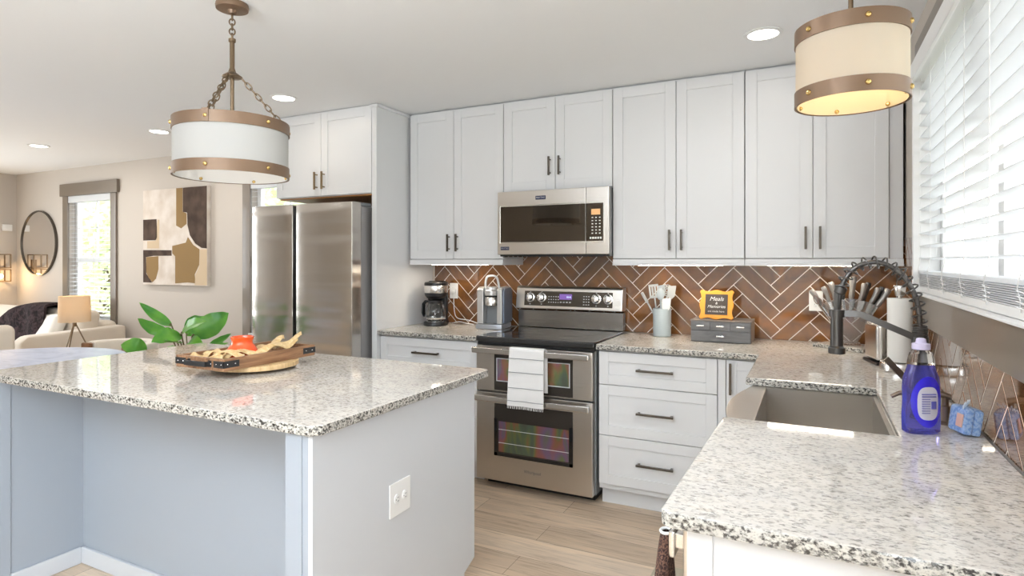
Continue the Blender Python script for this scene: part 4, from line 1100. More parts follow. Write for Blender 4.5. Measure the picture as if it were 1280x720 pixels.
# ------------------------------------------------------------------ utensil crock
ucx, ucy = -.832, 3.735
t = thing('utensil_crock', 'pale blue-grey ceramic crock full of kitchen utensils', 'utensil holder', (ucx, ucy, ZC))
MB().lathe((ucx, ucy, ZC), [(.050, .001), (.054, .004), (.055, .168), (.054, .172), (.050, .170), (.049, .012), (.001, .010)], 40, cap=False).build('crock', m_crock, t)
def utensil(label, base, tip, kind, mm, yaw=0):
    base = Vector((ucx, ucy, ZC)) + Vector(base); tip = Vector((ucx, ucy, ZC)) + Vector(tip)
    t = thing(kind, label, 'utensil', base, 'utensils in the crock')
    d = (tip - base); Ln = d.length; d.normalize()
    head = {'slotted_spatula': .085, 'serving_spoon': .075, 'skimmer': .07, 'spatula': .085, 'tongs': .01, 'whisk': .08, 'turner': .08}[kind]
    MB().tube([base, base + d * (Ln - head)], [.0055, .0042], 8).build('handle', mm, t)
    q = d.to_track_quat('Z', 'Y').to_matrix().to_4x4()
    x = Vector((1, 0, 0)); y = d.cross(x).normalized(); x = y.cross(d).normalized()
    Mx = Matrix((( x.x, y.x, d.x, 0), (x.y, y.y, d.y, 0), (x.z, y.z, d.z, 0), (0, 0, 0, 1)))
    M = Matrix.Translation(base + d * (Ln - head)) @ Mx @ Matrix.Rotation(yaw, 4, 'Z')
    m = MB()
    if kind == 'serving_spoon': m.ball((0, 0, 0), .024, (1, .28, 1.55), 20, Matrix.Identity(4)); bmesh.ops.transform(m.bm, matrix=M @ Matrix.Translation((0, 0, head * .5)), verts=m.bm.verts)
    elif kind == 'skimmer':
        for rr in (.034, .022, .010):
            m.tube([(rr * math.cos(2 * PI * k / 24), 0, .035 + rr * math.sin(2 * PI * k / 24)) for k in range(24)], .0032, 6, closed=True)
        for k in range(10):
            a = 2 * PI * k / 10; m.tube([(.01 * math.cos(a), 0, .035 + .01 * math.sin(a)), (.034 * math.cos(a), 0, .035 + .034 * math.sin(a))], .0022, 5)
        bmesh.ops.transform(m.bm, matrix=M, verts=m.bm.verts)
    elif kind == 'slotted_spatula':
        for k in range(4): m.box(-.030 + k * .0165, -.0195 + k * .0165, -.003, .003, .004, .082, .001, 1)
        m.box(-.030, .030, -.003, .003, 0, .014, .001, 1); m.box(-.030, .030, -.003, .003, .072, .086, .001, 1); bmesh.ops.transform(m.bm, matrix=M, verts=m.bm.verts)
    elif kind in ('spatula', 'turner'):
        m.prism([(-.006, 0), (.006, 0), (.024, .02), (.026, .085), (-.026, .078), (-.024, .02)], -.0025, .0025, 'y', .001); bmesh.ops.transform(m.bm, matrix=M, verts=m.bm.verts)
    elif kind == 'tongs':
        m.box(-.007, .007, -.012, .012, -.06, .012, .003); bmesh.ops.transform(m.bm, matrix=M, verts=m.bm.verts)
    m.build('head', mm, t)
utensil('pale grey slotted turner at the range side of the crock', (-.02, .005, .02), (-.058, .012, .318), 'slotted_spatula', m_sil2, R(20))
utensil('pale blue-grey serving spoon at the front of the crock', (.0, -.032, .02), (-.002, -.036, .298), 'serving_spoon', m_sil)
utensil('round pierced skimmer behind the serving spoon', (.015, .01, .02), (.030, .018, .318), 'skimmer', m_sil2)
utensil('white flat spatula at the chest side of the crock', (.03, .0, .02), (.060, .004, .315), 'spatula', m_sil2, R(30))
utensil('grey turner standing at the back of the crock', (-.008, .03, .02), (-.015, .034, .312), 'turner', m_sil)
utensil('grey tongs leaning far out of the crock toward the range', (.015, -.012, .025), (-.118, -.03, .268), 'tongs', m_sil2)
utensil('short white spatula low beside the serving spoon', (.022, -.025, .02), (.034, -.034, .235), 'turner', m_white)

# ------------------------------------------------------------------ coffee machines
t = thing('drip_coffee_maker', 'black and steel drip coffee maker with glass carafe', 'coffee maker', (-2.452, 3.665, ZC), None, R(22))
m = MB(); m.lathe((0, -.03, 0), [(.088, .001), (.093, .006), (.090, .024), (.080, .030)], 40, Matrix.Scale(.95, 4, (1, 0, 0))); m.box(-.075, .075, -.03, .085, .001, .030, .006); m.build('base', m_black, t, world=False)
MB().lathe((0, -.03, .0305), [(.070, 0), (.070, .002), (.05, .003)], 32).build('hot_plate', m_chrome, t, world=False)
MB().box(-.072, .072, .038, .088, .031, .318, .012, 3).build('water_tank', m_black, t, world=False)
m = MB(); m.lathe((0, -.018, 0), [(.058, .196), (.078, .212), (.082, .232), (.082, .235)], 40); m.box(-.06, .06, -.02, .05, .20, .30, .004); m.build('filter_housing', m_black, t, world=False)
MB().lathe((0, -.018, 0), [(.0835, .236), (.0845, .238), (.0845, .286), (.0835, .288)], 44).build('steel_band', m_steel2, t, world=False)
MB().lathe((0, -.018, 0), [(.083, .289), (.083, .306), (.078, .312), (.03, .316)], 44).build('lid', m_black, t, world=False)
cf = MB().lathe((0, -.03, .0345), [(.055, .001), (.070, .012), (.076, .045), (.070, .085), (.055, .115), (.048, .135), (.046, .135), (.053, .114), (.068, .084), (.074, .045), (.068, .013), (.054, .003), (.001, .003)], 44, cap=False).build('carafe', m_glass, t, world=False)
MB().lathe((0, -.03, .0345), [(.050, .124), (.051, .126), (.051, .146), (.035, .152)], 36).build('carafe_lid', m_black, cf, world=False)
m = MB(); M = Matrix.Rotation(R(-32), 4, 'Z')
pts = [M @ Vector(p) for p in ((-.05, 0, .168), (-.095, 0, .172), (-.120, 0, .150), (-.124, 0, .085), (-.112, 0, .062), (-.075, 0, .060))]
m.tube([p + Vector((0, -.03, 0)) for p in pts], 0, flat=(.020, .014)); m.build('carafe_handle', m_black, cf, world=False)
M2 = MB().lathe((0, -.03, .0345), [(.0722, .014), (.0735, .018), (.0745, .024), (.0705, .024)], 36, cap=False); M2.build('carafe_band', m_chrome, cf, world=False)

t = thing('pod_coffee_brewer', 'silver pod coffee brewer with raised loop handle beside the range', 'coffee maker', (-1.985, 3.685, ZC), None, R(9))
m_silv = mat('silver_grey_plastic', (.56, .555, .54), .28, .55)
m_bside = mat('blue_grey_plastic', (.20, .23, .30), .28, .3)
m = MB(); m.prism([(-.095, -.115), (-.03, -.125), (.04, -.125), (.095, -.110), (.095, .10), (-.095, .10)], .001, .034, 'z', .006); m.build('drip_base', mat('steel_blue_base', (.36, .38, .42), .3, .5), t, world=False)
def sidewall(x0, x1):
    return MB().prism([(-.088, .035), (.105, .035), (.115, .255), (.08, .288), (-.055, .285), (-.088, .27)], x0, x1, 'x', .006)
sidewall(-.094, -.048).build('left_column', m_silv, t, world=False)
sidewall(.050, .086).build('right_column', m_silv, t, world=False)
MB().prism([(-.075, .04), (.108, .04), (.115, .25), (.08, .280), (-.05, .277), (-.075, .262)], .0865, .0985, 'x', .003).build('water_reservoir', m_bside, t, world=False)
MB().box(-.0475, .0495, -.02, .09, .035, .270, .002).build('back_panel', m_grey, t, world=False)
MB().lathe((.001, -.062, 0), [(.042, .160), (.045, .163), (.045, .215), (.043, .218)], 36).build('pod_cup', m_steel2, t, world=False)
m = MB().lathe((.001, -.055, 0), [(.047, .228), (.050, .232), (.050, .262), (.043, .268), (.040, .285), (.030, .290)], 36); m.build('brew_head', m_silv, t, world=False)
MB().lathe((.001, -.06, 0), [(.044, .2185), (.046, .2275)], 36).build('head_gap', m_black, t, world=False)
m = MB(); m.tube(smooth([(-.040, -.055, .262), (-.044, -.05, .31), (-.036, -.045, .352), (-.012, -.042, .362), (.022, -.042, .360), (.042, -.045, .338), (.056, -.05, .275)], 5), 0, flat=(.012, .013)); m.build('loop_handle', m_lgrey, t, world=False)
MB().box(-.04, .042, -.118, -.03, .0345, .038, .001, 1).build('drip_grate', m_grey, t, world=False)
m = MB(); m.tube(smooth([(-2.415, 3.842, 1.150), (-2.41, 3.835, 1.10), (-2.40, 3.83, 1.0), (-2.36, 3.81, .955), (-2.26, 3.80, .945), (-2.17, 3.79, .925), (-2.11, 3.79, .918)], 6), .0032, 7)
m.tube(smooth([(-2.40, 3.80, .918), (-2.34, 3.80, .93), (-2.26, 3.77, .925), (-2.20, 3.77, .918)], 6), .003, 7)
m.box(-2.430, -2.400, 3.835, 3.849, 1.135, 1.168, .003)
solo('power_cord', m, m_white, 'white power cord looping from the outlet behind the coffee maker', 'cord', (-2.415, 3.842, 1.15))

# ------------------------------------------------------------------ tray on the island
t = thing('round_board', 'round pale wooden stand on clear feet under the tray', 'serving board', (-2.16, 1.80, ZC))
bcx, bcy = -2.160, 1.825
MB().lathe((bcx, bcy, 0), [(.170, .925), (.180, .928), (.180, .944), (.176, .947), (.01, .947)], 56).build('disc', m_board, t)
for a in (-150, -60, 30, 120):
    x, y = bcx + .163 * math.cos(R(a)), bcy + .163 * math.sin(R(a))
    MB().cyl((x, y, ZC + .0005), (x, y, .9248), .006, 14).build('foot', m_acryl, t)
tx0, tx1, ty0, ty1, tz0, tz1 = -2.322, -2.035, 1.575, 2.050, .948, .996
t = thing('serving_tray', 'dark stained wooden tray with iron straps on the island', 'tray', ((tx0 + tx1) / 2, (ty0 + ty1) / 2, tz0))
MB().box(tx0 + .014, tx1 - .014, ty0 + .014, ty1 - .014, tz0, tz0 + .008).build('bottom', m_tray, t)
MB().box(tx0, tx0 + .014, ty0, ty1, tz0, tz1, .002).build('side', m_tray, t); MB().box(tx1 - .014, tx1, ty0, ty1, tz0, tz1, .002).build('side', m_tray, t)
for a, b in ((ty0, ty0 + .014), (ty1 - .014, ty1)):
    MB().box(tx0 + .0141, tx1 - .0141, a, b, tz0, tz1, .002).build('end', m_tray, t)
m_iron = mat('dark_iron_strap', (.05, .05, .052), .4, .6)
zc = (tz0 + tz1) / 2 + .002
for y, sgn in ((ty0, -1), (ty1, 1)):
    for x0, x1 in ((tx0 - .0015, tx0 + .062), (tx1 - .058, tx1 + .0015), (tx0 + .075, tx0 + .090), (tx1 - .090, tx1 - .070)):
        ya, yb = (y - .0015, y - .0001) if sgn < 0 else (y + .0001, y + .0015)
        st = MB().box(x0, x1, ya, yb, zc - .013, zc + .013).build('strap', m_iron, t)
        m = MB()
        for f in (.25, .75): m.ball((x0 + (x1 - x0) * f, y + sgn * .0015, zc), .0025, (1, .5, 1), 8)
        m.build('nail', m_chrome, st)
    yo = y + sgn * .022
    MB().tube([(tx0 + .083, y + sgn * .0015, zc), (tx0 + .083, yo, zc), (tx1 - .080, yo, zc), (tx1 - .080, y + sgn * .0015, zc)], 0, flat=(.003, .020)).build('handle', m_iron, t)
for x, sgn in ((tx0, -1), (tx1, 1)):
    for y0_, y1_ in ((ty0 - .0015, ty0 + .070), (ty1 - .070, ty1 + .0015)):
        xa, xb = (x - .0015, x - .0001) if sgn < 0 else (x + .0001, x + .0015)
        st = MB().box(xa, xb, y0_, y1_, zc - .013, zc + .013).build('strap', m_iron, t)
        m = MB()
        for f in (.25, .75): m.ball((x + sgn * .0015, y0_ + (y1_ - y0_) * f, zc), .0025, (.5, 1, 1), 8)
        m.build('nail', m_chrome, st)
jx, jy, jz = -2.165, 1.765, tz0 + .0085
solo('squat_jar', MB().lathe((jx, jy, jz), [(.030, .0005), (.044, .006), (.060, .030), (.061, .044), (.050, .062), (.043, .070), (.041, .082), (.045, .092), (.047, .100), (.044, .101), (.039, .088), (.038, .072), (.044, .060), (.05, .04), (.03, .012), (.001, .01)], 48, cap=False), m_red,
     'orange-red glazed squat jar standing in the wooden tray', 'jar', (jx, jy, jz))
def husk(label, a, b, w, lift, seed):
    r_ = random.Random(seed); a = Vector(a); b = Vector(b); d = b - a; sd = Vector((-d.y, d.x, 0)).normalized()
    def fn(u, v):
        s = u; ww = w * (math.sin(PI * min(1, .12 + s * .86)) ** .6)
        p = a + d * s + Vector((0, 0, lift * math.sin(PI * s) + .012 * math.sin(s * 9 + seed)))
        k = (v - .5) * 2
        return p + sd * ww * k * .5 + Vector((0, 0, -.012 * k * k + .004 * math.sin(s * 14 + k * 3 + seed)))
    m = MB().grid(fn, 18, 6, .0015)
    return solo('corn_husk', m, m_husk, label, 'dried husk', a, 'dried corn husks in the tray', ang=80)
zt_ = tz0 + .030
H = [((-2.29, 1.60, zt_), (-2.11, 1.63, zt_ + .012), .055, 'dried corn husk lying along the handle end of the tray'),
     ((-2.295, 1.625, zt_ + .006), (-2.20, 1.70, zt_ + .022), .05, 'dried corn husk at the sofa side tray corner'),
     ((-2.25, 1.60, zt_ + .008), (-2.07, 1.70, zt_ + .030), .05, 'dried corn husk crossing in front of the orange jar'),
     ((-2.18, 1.605, zt_), (-2.06, 1.78, zt_ + .036), .055, 'dried corn husk along the long front side of the tray'),
     ((-2.09, 1.72, zt_ + .01), (-2.07, 1.98, zt_ + .050), .06, 'long dried corn husk running toward the refrigerator end'),
     ((-2.13, 1.80, zt_ + .005), (-2.12, 2.05, zt_ + .060), .06, 'dried corn husk with a raised torn tip at the far end'),
     ((-2.18, 1.83, zt_ + .005), (-2.20, 2.02, zt_ + .045), .06, 'dried corn husk behind the orange jar'),
     ((-2.30, 1.68, zt_), (-2.27, 1.86, zt_ + .020), .05, 'dried corn husk along the far long side of the tray')]
for i, (a, b, w_, lab) in enumerate(H): husk(lab, a, b, w_, .006, i)

# ------------------------------------------------------------------ dish towel, mat
t = thing('hanging_towel', 'dark brown beaded hand towel hanging from the dishwasher handle', 'towel', (-.268, 1.232, .83))
m_btw = mat('dark_brown_weave', (.055, .025, .018), .9); v = coords(m_btw); n = noise(m_btw, v, 260, 2); bump(m_btw, n.outputs['Fac'], .8, .004)
lk(m_btw, ramp(m_btw, n.outputs['Fac'], [(.42, (.025, .011, .009)), (.6, (.15, .075, .05))]), P(m_btw).inputs['Base Color'])
def btow(u, v):
    a = 2 * PI * u; z = .828 - .36 * v; k = min(1, v / .5) ** .7
    rx = .009 + .016 * k + .003 * k * math.sin(5 * a); ry = .012 + .040 * k + .004 * k * math.sin(4 * a + 1)
    return (-.263 - .006 * k + rx * math.cos(a) - .004, 1.236 + ry * math.sin(a), z)
MB().grid(btow, 40, 24).build('cloth', m_btw, t, ang=80)
MB().tube([(-.267 + .011 * math.cos(2 * PI * k / 16), 1.236 + .014 * math.sin(2 * PI * k / 16), .826) for k in range(16)], .003, 6, closed=True).build('top_loop', m_white, t)
m = MB()
for k in range(22):
    a = 2 * PI * k / 22; p = btow(k / 22, .30); m.ball((p[0] + .002 * math.cos(a), p[1] + .003 * math.sin(a), p[2] - .006 * math.sin(a)), .0042, seg=8)
m.build('bead_band', mat('cream_bead', (.70, .58, .48), .5), t)
m = MB(); n_ = 8; poly = []
for (x, y, a0) in ((-.29, 2.66, 0), (-.57, 2.66, 90), (-.57, 1.75, 180), (-.29, 1.75, 270)):
    for k in range(n_ + 1): a = R(a0 + 90 * k / n_); poly.append((x + .06 * math.cos(a), y + .06 * math.sin(a)))
m.prism(poly, .0008, .012, 'z', .003)
solo('floor_mat', m, mat('tan_mat', (.46, .40, .30), .8), 'tan rounded floor mat in front of the sink', 'mat', (-.43, 2.2, .0008))

# ------------------------------------------------------------------ dining corner
t = thing('dining_table', 'round pale blue-white marble dining table behind the island', 'dining table', (-4.50, 1.86, 0))
MB().lathe((-4.50, 1.86, 0), [(.66, .722), (.70, .728), (.705, .742), (.70, .750), (.01, .750)], 72).build('tabletop', m_marble, t)
MB().lathe((-4.50, 1.86, 0), [(.30, .001), (.30, .02), (.08, .05), (.055, .12), (.055, .62), (.12, .70), (.25, .7215)], 36).build('pedestal', m_white, t)
ccx, ccy = -4.88, 2.80
t = thing('barrel_chair', 'cream upholstered barrel chair with walnut arm ends', 'chair', (ccx, ccy, 0))
def arc(r, a): return (ccx + r * math.cos(a), ccy + r * math.sin(a))
poly = [arc(.30, R(a)) for a in range(-8, 189, 7)] + [arc(.215, R(a)) for a in range(188, -9, -7)]
MB().prism(poly, .43, .742, 'z', .022).build('curved_back', m_sofa, t)
MB().lathe((ccx, ccy, 0), [(.19, .40), (.21, .41), (.21, .47), (.18, .49)], 36).build('seat', m_sofa, t)
for a in (-14, 194):
    x, y = arc(.258, R(a)); M = Matrix.Translation((x, y, 0)) @ Matrix.Rotation(R(a), 4, 'Z')
    MB().box(-.045, .045, -.016, .016, .38, .735, .012, M=M).build('arm_end', m_walnut, t)
MB().lathe((ccx, ccy, 0), [(.28, .385), (.29, .39), (.29, .425), (.28, .4295)], 40).build('seat_rail', m_walnut, t)
for a in (40, 140, 220, 320):
    x, y = arc(.23, R(a)); MB().cyl((x, y, .001), (x * .995 + ccx * .005, y, .386), .014, 12, .02).build('leg', m_walnut, t)

# ------------------------------------------------------------------ plant
t = thing('potted_plant', 'broad-leaved green plant behind the island near the refrigerator', 'plant', (-3.96, 2.80, 0))
MB().lathe((-3.96, 2.80, 0), [(.11, .001), (.125, .01), (.16, .36), (.17, .40), (.165, .40), (.15, .36), (.001, .35)], 40, cap=False).build('pot', m_white, t)
MB().lathe((-3.96, 2.80, 0), [(.152, .352), (.152, .36), (.01, .368)], 30).build('soil', mat('dark_soil', (.04, .025, .015), .95), t)
Fv = Vector((-math.sin(R(26.6)), math.cos(R(26.6)), 0)); Rv = Vector((math.cos(R(26.6)), math.sin(R(26.6)), 0))
def px(u, v, fw):
    r = (u - 640) / 750; return Fv * fw + Rv * (r * fw) + Vector((0, 0, 1.375 - (v - 327) / 750 * fw))
def leaf(b, tip, w, nrm, arch, curl=.25):
    b = Vector(b); tip = Vector(tip); d = tip - b; n_ = Vector(nrm).normalized(); sd = d.cross(n_).normalized(); n_ = sd.cross(d).normalized()
    def fn(u, v):
        s = u; k = (v - .5) * 2
        ww = w * (math.sin(PI * s ** .85) ** .75) * (1 if s < .9 else (1 - (s - .9) * 3))
        rip = .05 * w * math.sin(s * 22) * abs(k)
        return b + d * s + n_ * (arch * math.sin(PI * s) + abs(k) * ww * curl + rip) + sd * k * ww
    m = MB().grid(fn, 20, 8, .0012); return m
base = Vector((-3.96, 2.80, .36))
LV = [((215, 408, 4.2), (174, 378, 4.25), .036, (.5, -.7, .6), -.035, .35), ((213, 419, 4.15), (172, 398, 4.1), .048, (.6, -.5, .8), -.035, .25),
      ((227, 420, 4.0), (189, 428, 3.85), .065, (.6, -.6, .7), .03, .15), ((240, 421, 4.2), (286, 391, 4.3), .085, (.62, -.72, .35), -.015, .15),
      ((227, 418, 4.05), (259, 402, 3.9), .055, (.5, -.7, .7), .025, .3), ((233, 420, 4.3), (263, 398, 4.5), .085, (.6, -.7, .3), .03, .15),
      ((235, 434, 4.1), (255, 433, 3.95), .055, (.5, -.6, .6), .05, .1), ((258, 436, 4.2), (289, 417, 4.3), .034, (.3, -.7, .7), -.01, .4),
      ((262, 434, 4.15), (286, 429, 4.2), .022, (0, -.6, .8), 0, .2), ((184, 438, 4.2), (151, 431, 4.15), .060, (.7, -.6, .5), .03, .15),
      ((226, 429, 4.0), (206, 426, 3.8), .04, (.4, -.5, .8), 0, .2), ((240, 440, 4.4), (275, 445, 4.7), .05, (0, -.6, .8), .03, .2), ((222, 440, 4.4), (200, 445, 4.7), .05, (0, -.6, .8), .03, .2)]
for b, tp, w_, nr, ar, cu in LV:
    B = px(*b); T = px(*tp)
    lf = leaf(B, T, w_, nr, ar, cu).build('leaf', m_leaf, t, ang=80)
    mid = (base + B) / 2 + Vector((0, 0, .06)); MB().tube(smooth([base + Vector((random.uniform(-.03, .03), random.uniform(-.03, .03), -.01)), mid, B, B + (T - B) * .06], 5), .0045, 7).build('stem', m_stem, lf)

# ------------------------------------------------------------------ living area
t = thing('sofa', 'cream upholstered sofa under the living room window', 'sofa', (-7.45, 3.3, 0))
sx0, sx1 = -8.50, -6.40
MB().box(sx0 + .15, sx1 - .15, 2.92, 3.78, .10, .30, .02).build('base', m_sofa, t)
MB().box(sx0 + .14, sx1 - .14, 3.52, 3.80, .28, .76, .06, 4).build('back', m_sofa, t)
for x0, x1 in ((sx0, sx0 + .16), (sx1 - .16, sx1)):
    m = MB().prism([(2.86, .06), (3.80, .06), (3.80, .715), (2.92, .690), (2.86, .64)], x0, x1, 'x', .03); m.build('arm', m_sofa, t)
mid = (sx0 + sx1) / 2
for x0, x1 in ((sx0 + .165, mid - .003), (mid + .003, sx1 - .165)):
    MB().box(x0, x1, 2.88, 3.55, .30, .46, .04, 4).build('seat_cushion', m_sofa, t)
for x0, x1 in ((sx0 + .17, mid - .004), (mid + .004, sx1 - .10)):
    M = Matrix.Translation((0, 3.46, .45)) @ Matrix.Rotation(R(-10), 4, 'X')
    MB().box(x0, x1, -.09, .09, .01, .44, .06, 4, M=M).build('back_cushion', m_sofa, t)
for x in (sx0 + .06, sx1 - .06):
    for y in (2.92, 3.74): MB().cyl((x, y, .001), (x, y, .062), .022, 12).build('leg', m_walnut, t)
m = MB(); M = Matrix.Translation((-6.93, 3.25, .462)) @ Matrix.Rotation(R(-22), 4, 'X') @ Matrix.Rotation(R(-10), 4, 'Z')
m.box(-.25, .25, -.06, .06, .0, .40, .055, 4, M=M)
solo('throw_pillow', m, m_pillow, 'pale square pillow on the sofa by the lit lamp', 'pillow', (-6.93, 3.25, .47))
def thr(u, v):
    x = -8.02 + 1.0 * u + .05 * math.sin(v * 5); s = v
    zt2 = .945 + .02 * math.sin(u * 5) - .24 * (1 - u) ** 2.2
    if s < .45: y = 3.33 + .0 * s - .03 * (1 - s / .45); z = zt2 - .40 * (1 - s / .45) ** 1.1 - .01; y -= .018 * math.sin(u * 16 + s * 3) - .004
    elif s < .65: a = (s - .45) / .2; y = 3.33 + .34 * a; z = zt2 + .025 * math.sin(PI * a)
    else: a = (s - .65) / .35; y = 3.69 - .02 * a + .02; z = zt2 - .02 - .12 * a
    return (x, y - .03, z)
m = MB().grid(thr, 44, 34, .022)
solo('throw_blanket', m, m_throw, 'dark plum faux-fur throw draped over the sofa back', 'blanket', (-7.5, 3.35, .6), ang=80)

t = thing('armchair', 'rounded cream armchair between the marble table and the sofa', 'armchair', (-6.2, 2.25, 0))
MB().box(-6.52, -5.87, 1.94, 2.58, .08, .44, .05, 4).build('seat', m_sofa, t)
MB().box(-5.99, -5.86, 1.92, 2.60, .16, .855, .06, 5).build('back', m_sofa, t)
for y0_, y1_ in ((1.90, 2.02), (2.50, 2.62)): MB().box(-6.50, -5.97, y0_, y1_, .10, .62, .05, 4).build('arm', m_sofa, t)
for x in (-6.45, -5.95):
    for y in (1.99, 2.53): MB().cyl((x, y, .001), (x, y, .082), .02, 12).build('leg', m_walnut, t)

lx, ly = -5.85, 3.02
t = thing('side_table', 'small round white side table beside the sofa arm', 'side table', (lx, ly, 0))
MB().lathe((lx, ly, 0), [(.20, .500), (.21, .504), (.21, .518), (.20, .522)], 40).build('tabletop', m_white, t)
for k in range(3):
    a = R(30 + 120 * k); MB().cyl((lx + .17 * math.cos(a), ly + .17 * math.sin(a), .001), (lx + .10 * math.cos(a), ly + .10 * math.sin(a), .4995), .012, 10).build('leg', m_walnut, t)
t = thing('table_lamp', 'lit tripod table lamp with a cream drum shade', 'lamp', (lx, ly, .5225))
MB().lathe((lx, ly, 0), [(.122, .842), (.117, 1.070), (.115, 1.070), (.120, .842), (.122, .842)], 48, cap=False).build('lamp_shade', m_lampsh, t)
MB().lathe((lx, ly, 0), [(.012, .80), (.016, .81), (.016, .835), (.010, .84), (.010, .90)], 18).build('socket', m_chain, t)
for k in range(3):
    a = R(-65 + 120 * k); MB().cyl((lx + .135 * math.cos(a), ly + .135 * math.sin(a), .5235), (lx + .008 * math.cos(a), ly + .008 * math.sin(a), .825), .0055, 10).build('leg', m_chain, t)
m = MB()
for k in range(3): a = R(120 * k); m.cyl((lx, ly, .89), (lx + .119 * math.cos(a), ly + .119 * math.sin(a), .89), .002, 6)
m.build('shade_ring', m_chain, t)
MB().ball((lx, ly, .94), .028, seg=16).build('bulb', m_bulb, t)
light('lamp_bulb', 'POINT', (lx, ly, .995), (0, 0, 0), 0.9, (1, .74, .44), .03)

t = thing('round_mirror', 'round mirror with thin dark frame on the back wall', 'mirror', (-8.22, WB - .02, 1.595))
Q = Matrix.Rotation(R(90), 4, 'X')
MB().lathe((-8.22, WB - .003, 1.595), [(.372, 0), (.372, .012), (.001, .012)], 72, Q, cap=False).build('glass', mat('mirror_glass', (.86, .86, .86), .01, 1), t)
MB().lathe((-8.22, WB - .001, 1.595), [(.374, 0), (.386, 0), (.386, .026), (.374, .026), (.374, 0)], 72, Q, cap=False).build('frame', mat('dark_bronze_frame', (.10, .085, .07), .35, .7), t)

t = thing('abstract_painting', 'square abstract canvas of brown, tan and cream shapes on the back wall', 'painting', (-5.67, WB - .02, 1.62))
ax0, ax1, az0, az1 = -6.172, -5.178, 1.140, 2.105
m_pc = mat('cream_paint', (.66, .58, .50), .8); n = noise(m_pc, coords(m_pc), 6, 5); lk(m_pc, ramp(m_pc, n.outputs['Fac'], [(.35, (.58, .50, .42)), (.65, (.72, .66, .60))]), P(m_pc).inputs['Base Color'])
m_pb = mat('umber_paint', (.105, .07, .055), .85, spec=.2); n = noise(m_pb, coords(m_pb), 8, 5); lk(m_pb, ramp(m_pb, n.outputs['Fac'], [(.35, (.055, .036, .027)), (.7, (.11, .075, .058))]), P(m_pb).inputs['Base Color'])
m_pt = mat('ochre_paint', (.28, .18, .078), .8, spec=.2); m_pl = mat('sand_paint', (.58, .45, .30), .75)
MB().box(ax0, ax1, WB - .042, WB - .002, az0, az1, .003).build('canvas', m_pc, t)
def cv(px_, py_): return (ax0 + (px_ - 466) / 196 * (ax1 - ax0), az1 - (py_ - 140) / 316 * (az1 - az0))
def patch(name, pts, mm, d=.0012): MB().prism([cv(*p) for p in pts], WB - .042 - d, WB - .0418, 'y').build(name, mm, t)
patch('umber_shape', [(591, 141), (661, 141), (661, 338), (646, 336), (628, 322), (612, 295), (605, 262), (604, 222), (591, 219)], m_pb)
patch('ochre_shape', [(571, 141), (590, 141), (590, 218), (602, 224), (602, 258), (586, 272), (571, 262)], m_pt)
patch('umber_shape', [(467, 238), (510, 238), (512, 300), (506, 308), (467, 308)], m_pb)
patch('sand_shape', [(513, 240), (519, 240), (518, 335), (480, 335), (480, 310), (508, 310)], m_pl)
patch('umber_shape', [(467, 340), (557, 342), (557, 360), (500, 360), (476, 364), (477, 420), (496, 449), (467, 449)], m_pb)
patch('ochre_shape', [(477, 364), (516, 361), (516, 405), (508, 436), (497, 448), (484, 432), (477, 415)], m_pt)
patch('ochre_shape', [(559, 328), (600, 318), (606, 300), (622, 326), (640, 340), (639, 390), (626, 420), (628, 448), (606, 446), (568, 450), (568, 362), (559, 352)], m_pt)
patch('sand_shape', [(641, 341), (661, 340), (661, 454), (626, 454), (628, 422), (640, 392)], m_pl)

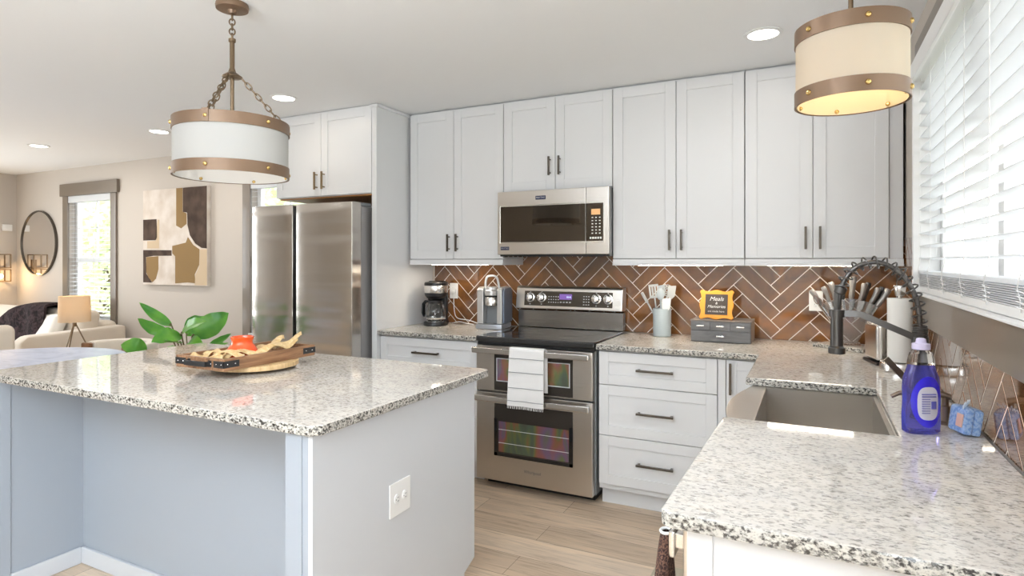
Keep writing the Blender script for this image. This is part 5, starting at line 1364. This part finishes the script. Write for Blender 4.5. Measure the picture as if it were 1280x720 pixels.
t = thing('wall_sconce', 'open metal frame wall sconce with warm bulb on the far wall', 'wall lamp', (XL + .01, 3.66, 1.30))
m = MB(); x0, x1, y0_, y1_ = XL + .03, XL + .17, 3.59, 3.735
for z0_, z1_ in ((1.14, 1.28), (1.30, 1.46)):
    for x in (x0, x1):
        for y in (y0_, y1_): m.box(x - .006, x + .006, y - .006, y + .006, z0_, z1_)
    for z in (z0_, z1_):
        for y in (y0_, y1_): m.box(x0, x1, y - .006, y + .006, z - .006, z + .006)
        for x in (x0, x1): m.box(x - .006, x + .006, y0_, y1_, z - .006, z + .006)
m.box(XL + .001, XL + .03, 3.64, 3.69, 1.2, 1.4); m.build('cage', m_chain, t)
MB().ball((XL + .10, 3.66, 1.20), .03).build('bulb', m_bulb, t)
light('sconce_bulb', 'POINT', (XL + .24, 3.66, 1.20), (0, 0, 0), 4, (1, .66, .34), .03)
m = MB().box(XL + .001, XL + .03, 3.715, 3.815, 1.745, 1.825, .006); m.box(XL + .03, XL + .033, 3.75, 3.78, 1.775, 1.795, .001, 1)
solo('wall_sensor', m, m_white, 'small white sensor box high on the far wall', 'sensor', (XL + .001, 3.765, 1.785))

# ------------------------------------------------------------------ unseen fill lamps added to brighten the room
t = thing('fill_uplight', 'added torchiere-shaped fill lamp throwing light on the ceiling', 'lamp', (-1.35, -1.1, 0))
MB().lathe((-1.35, -1.1, 0), [(.14, .001), (.14, .02), (.02, .03), (.014, .05), (.014, 1.66), (.03, 1.68)], 32).build('stand', m_chain, t)
MB().lathe((-1.35, -1.1, 0), [(.03, 1.68), (.17, 1.76), (.20, 1.80), (.196, 1.80), (.165, 1.765), (.03, 1.69)], 40, cap=False).build('bowl', m_chain, t)
light('uplight_fill_beam', 'AREA', (-1.35, -1.1, 1.80), (R(180), 0, 0), UPLIGHT, (.76, .88, 1.0), .34)  # added fill, bounced off the ceiling
for x, y, lab in ((-.9, -.4, 'added ceiling fill light above the open floor past the sink counter end'), (-2.9, -.4, 'added ceiling fill light above the open floor in front of the island knee space'),
                  (-5.0, .2, 'added ceiling fill light over the far end of the dining table'), (-1.9, -2.3, 'added ceiling fill light nearest the rear wall')):
    downlight(x, y, lab, BACKSPOT, (.93, .97, 1.0))  # unseen fixtures added to light the cabinet fronts
for x, y, lab in ((-.95, 1.75, 'added ceiling fill light over the walkway between island and range'), (-.75, .75, 'added ceiling fill light over the walkway near the end of the sink counter')):
    downlight(x, y, lab, 6, (.95, .97, 1.0))  # unseen fixtures added to lift the floor, island end and drawers
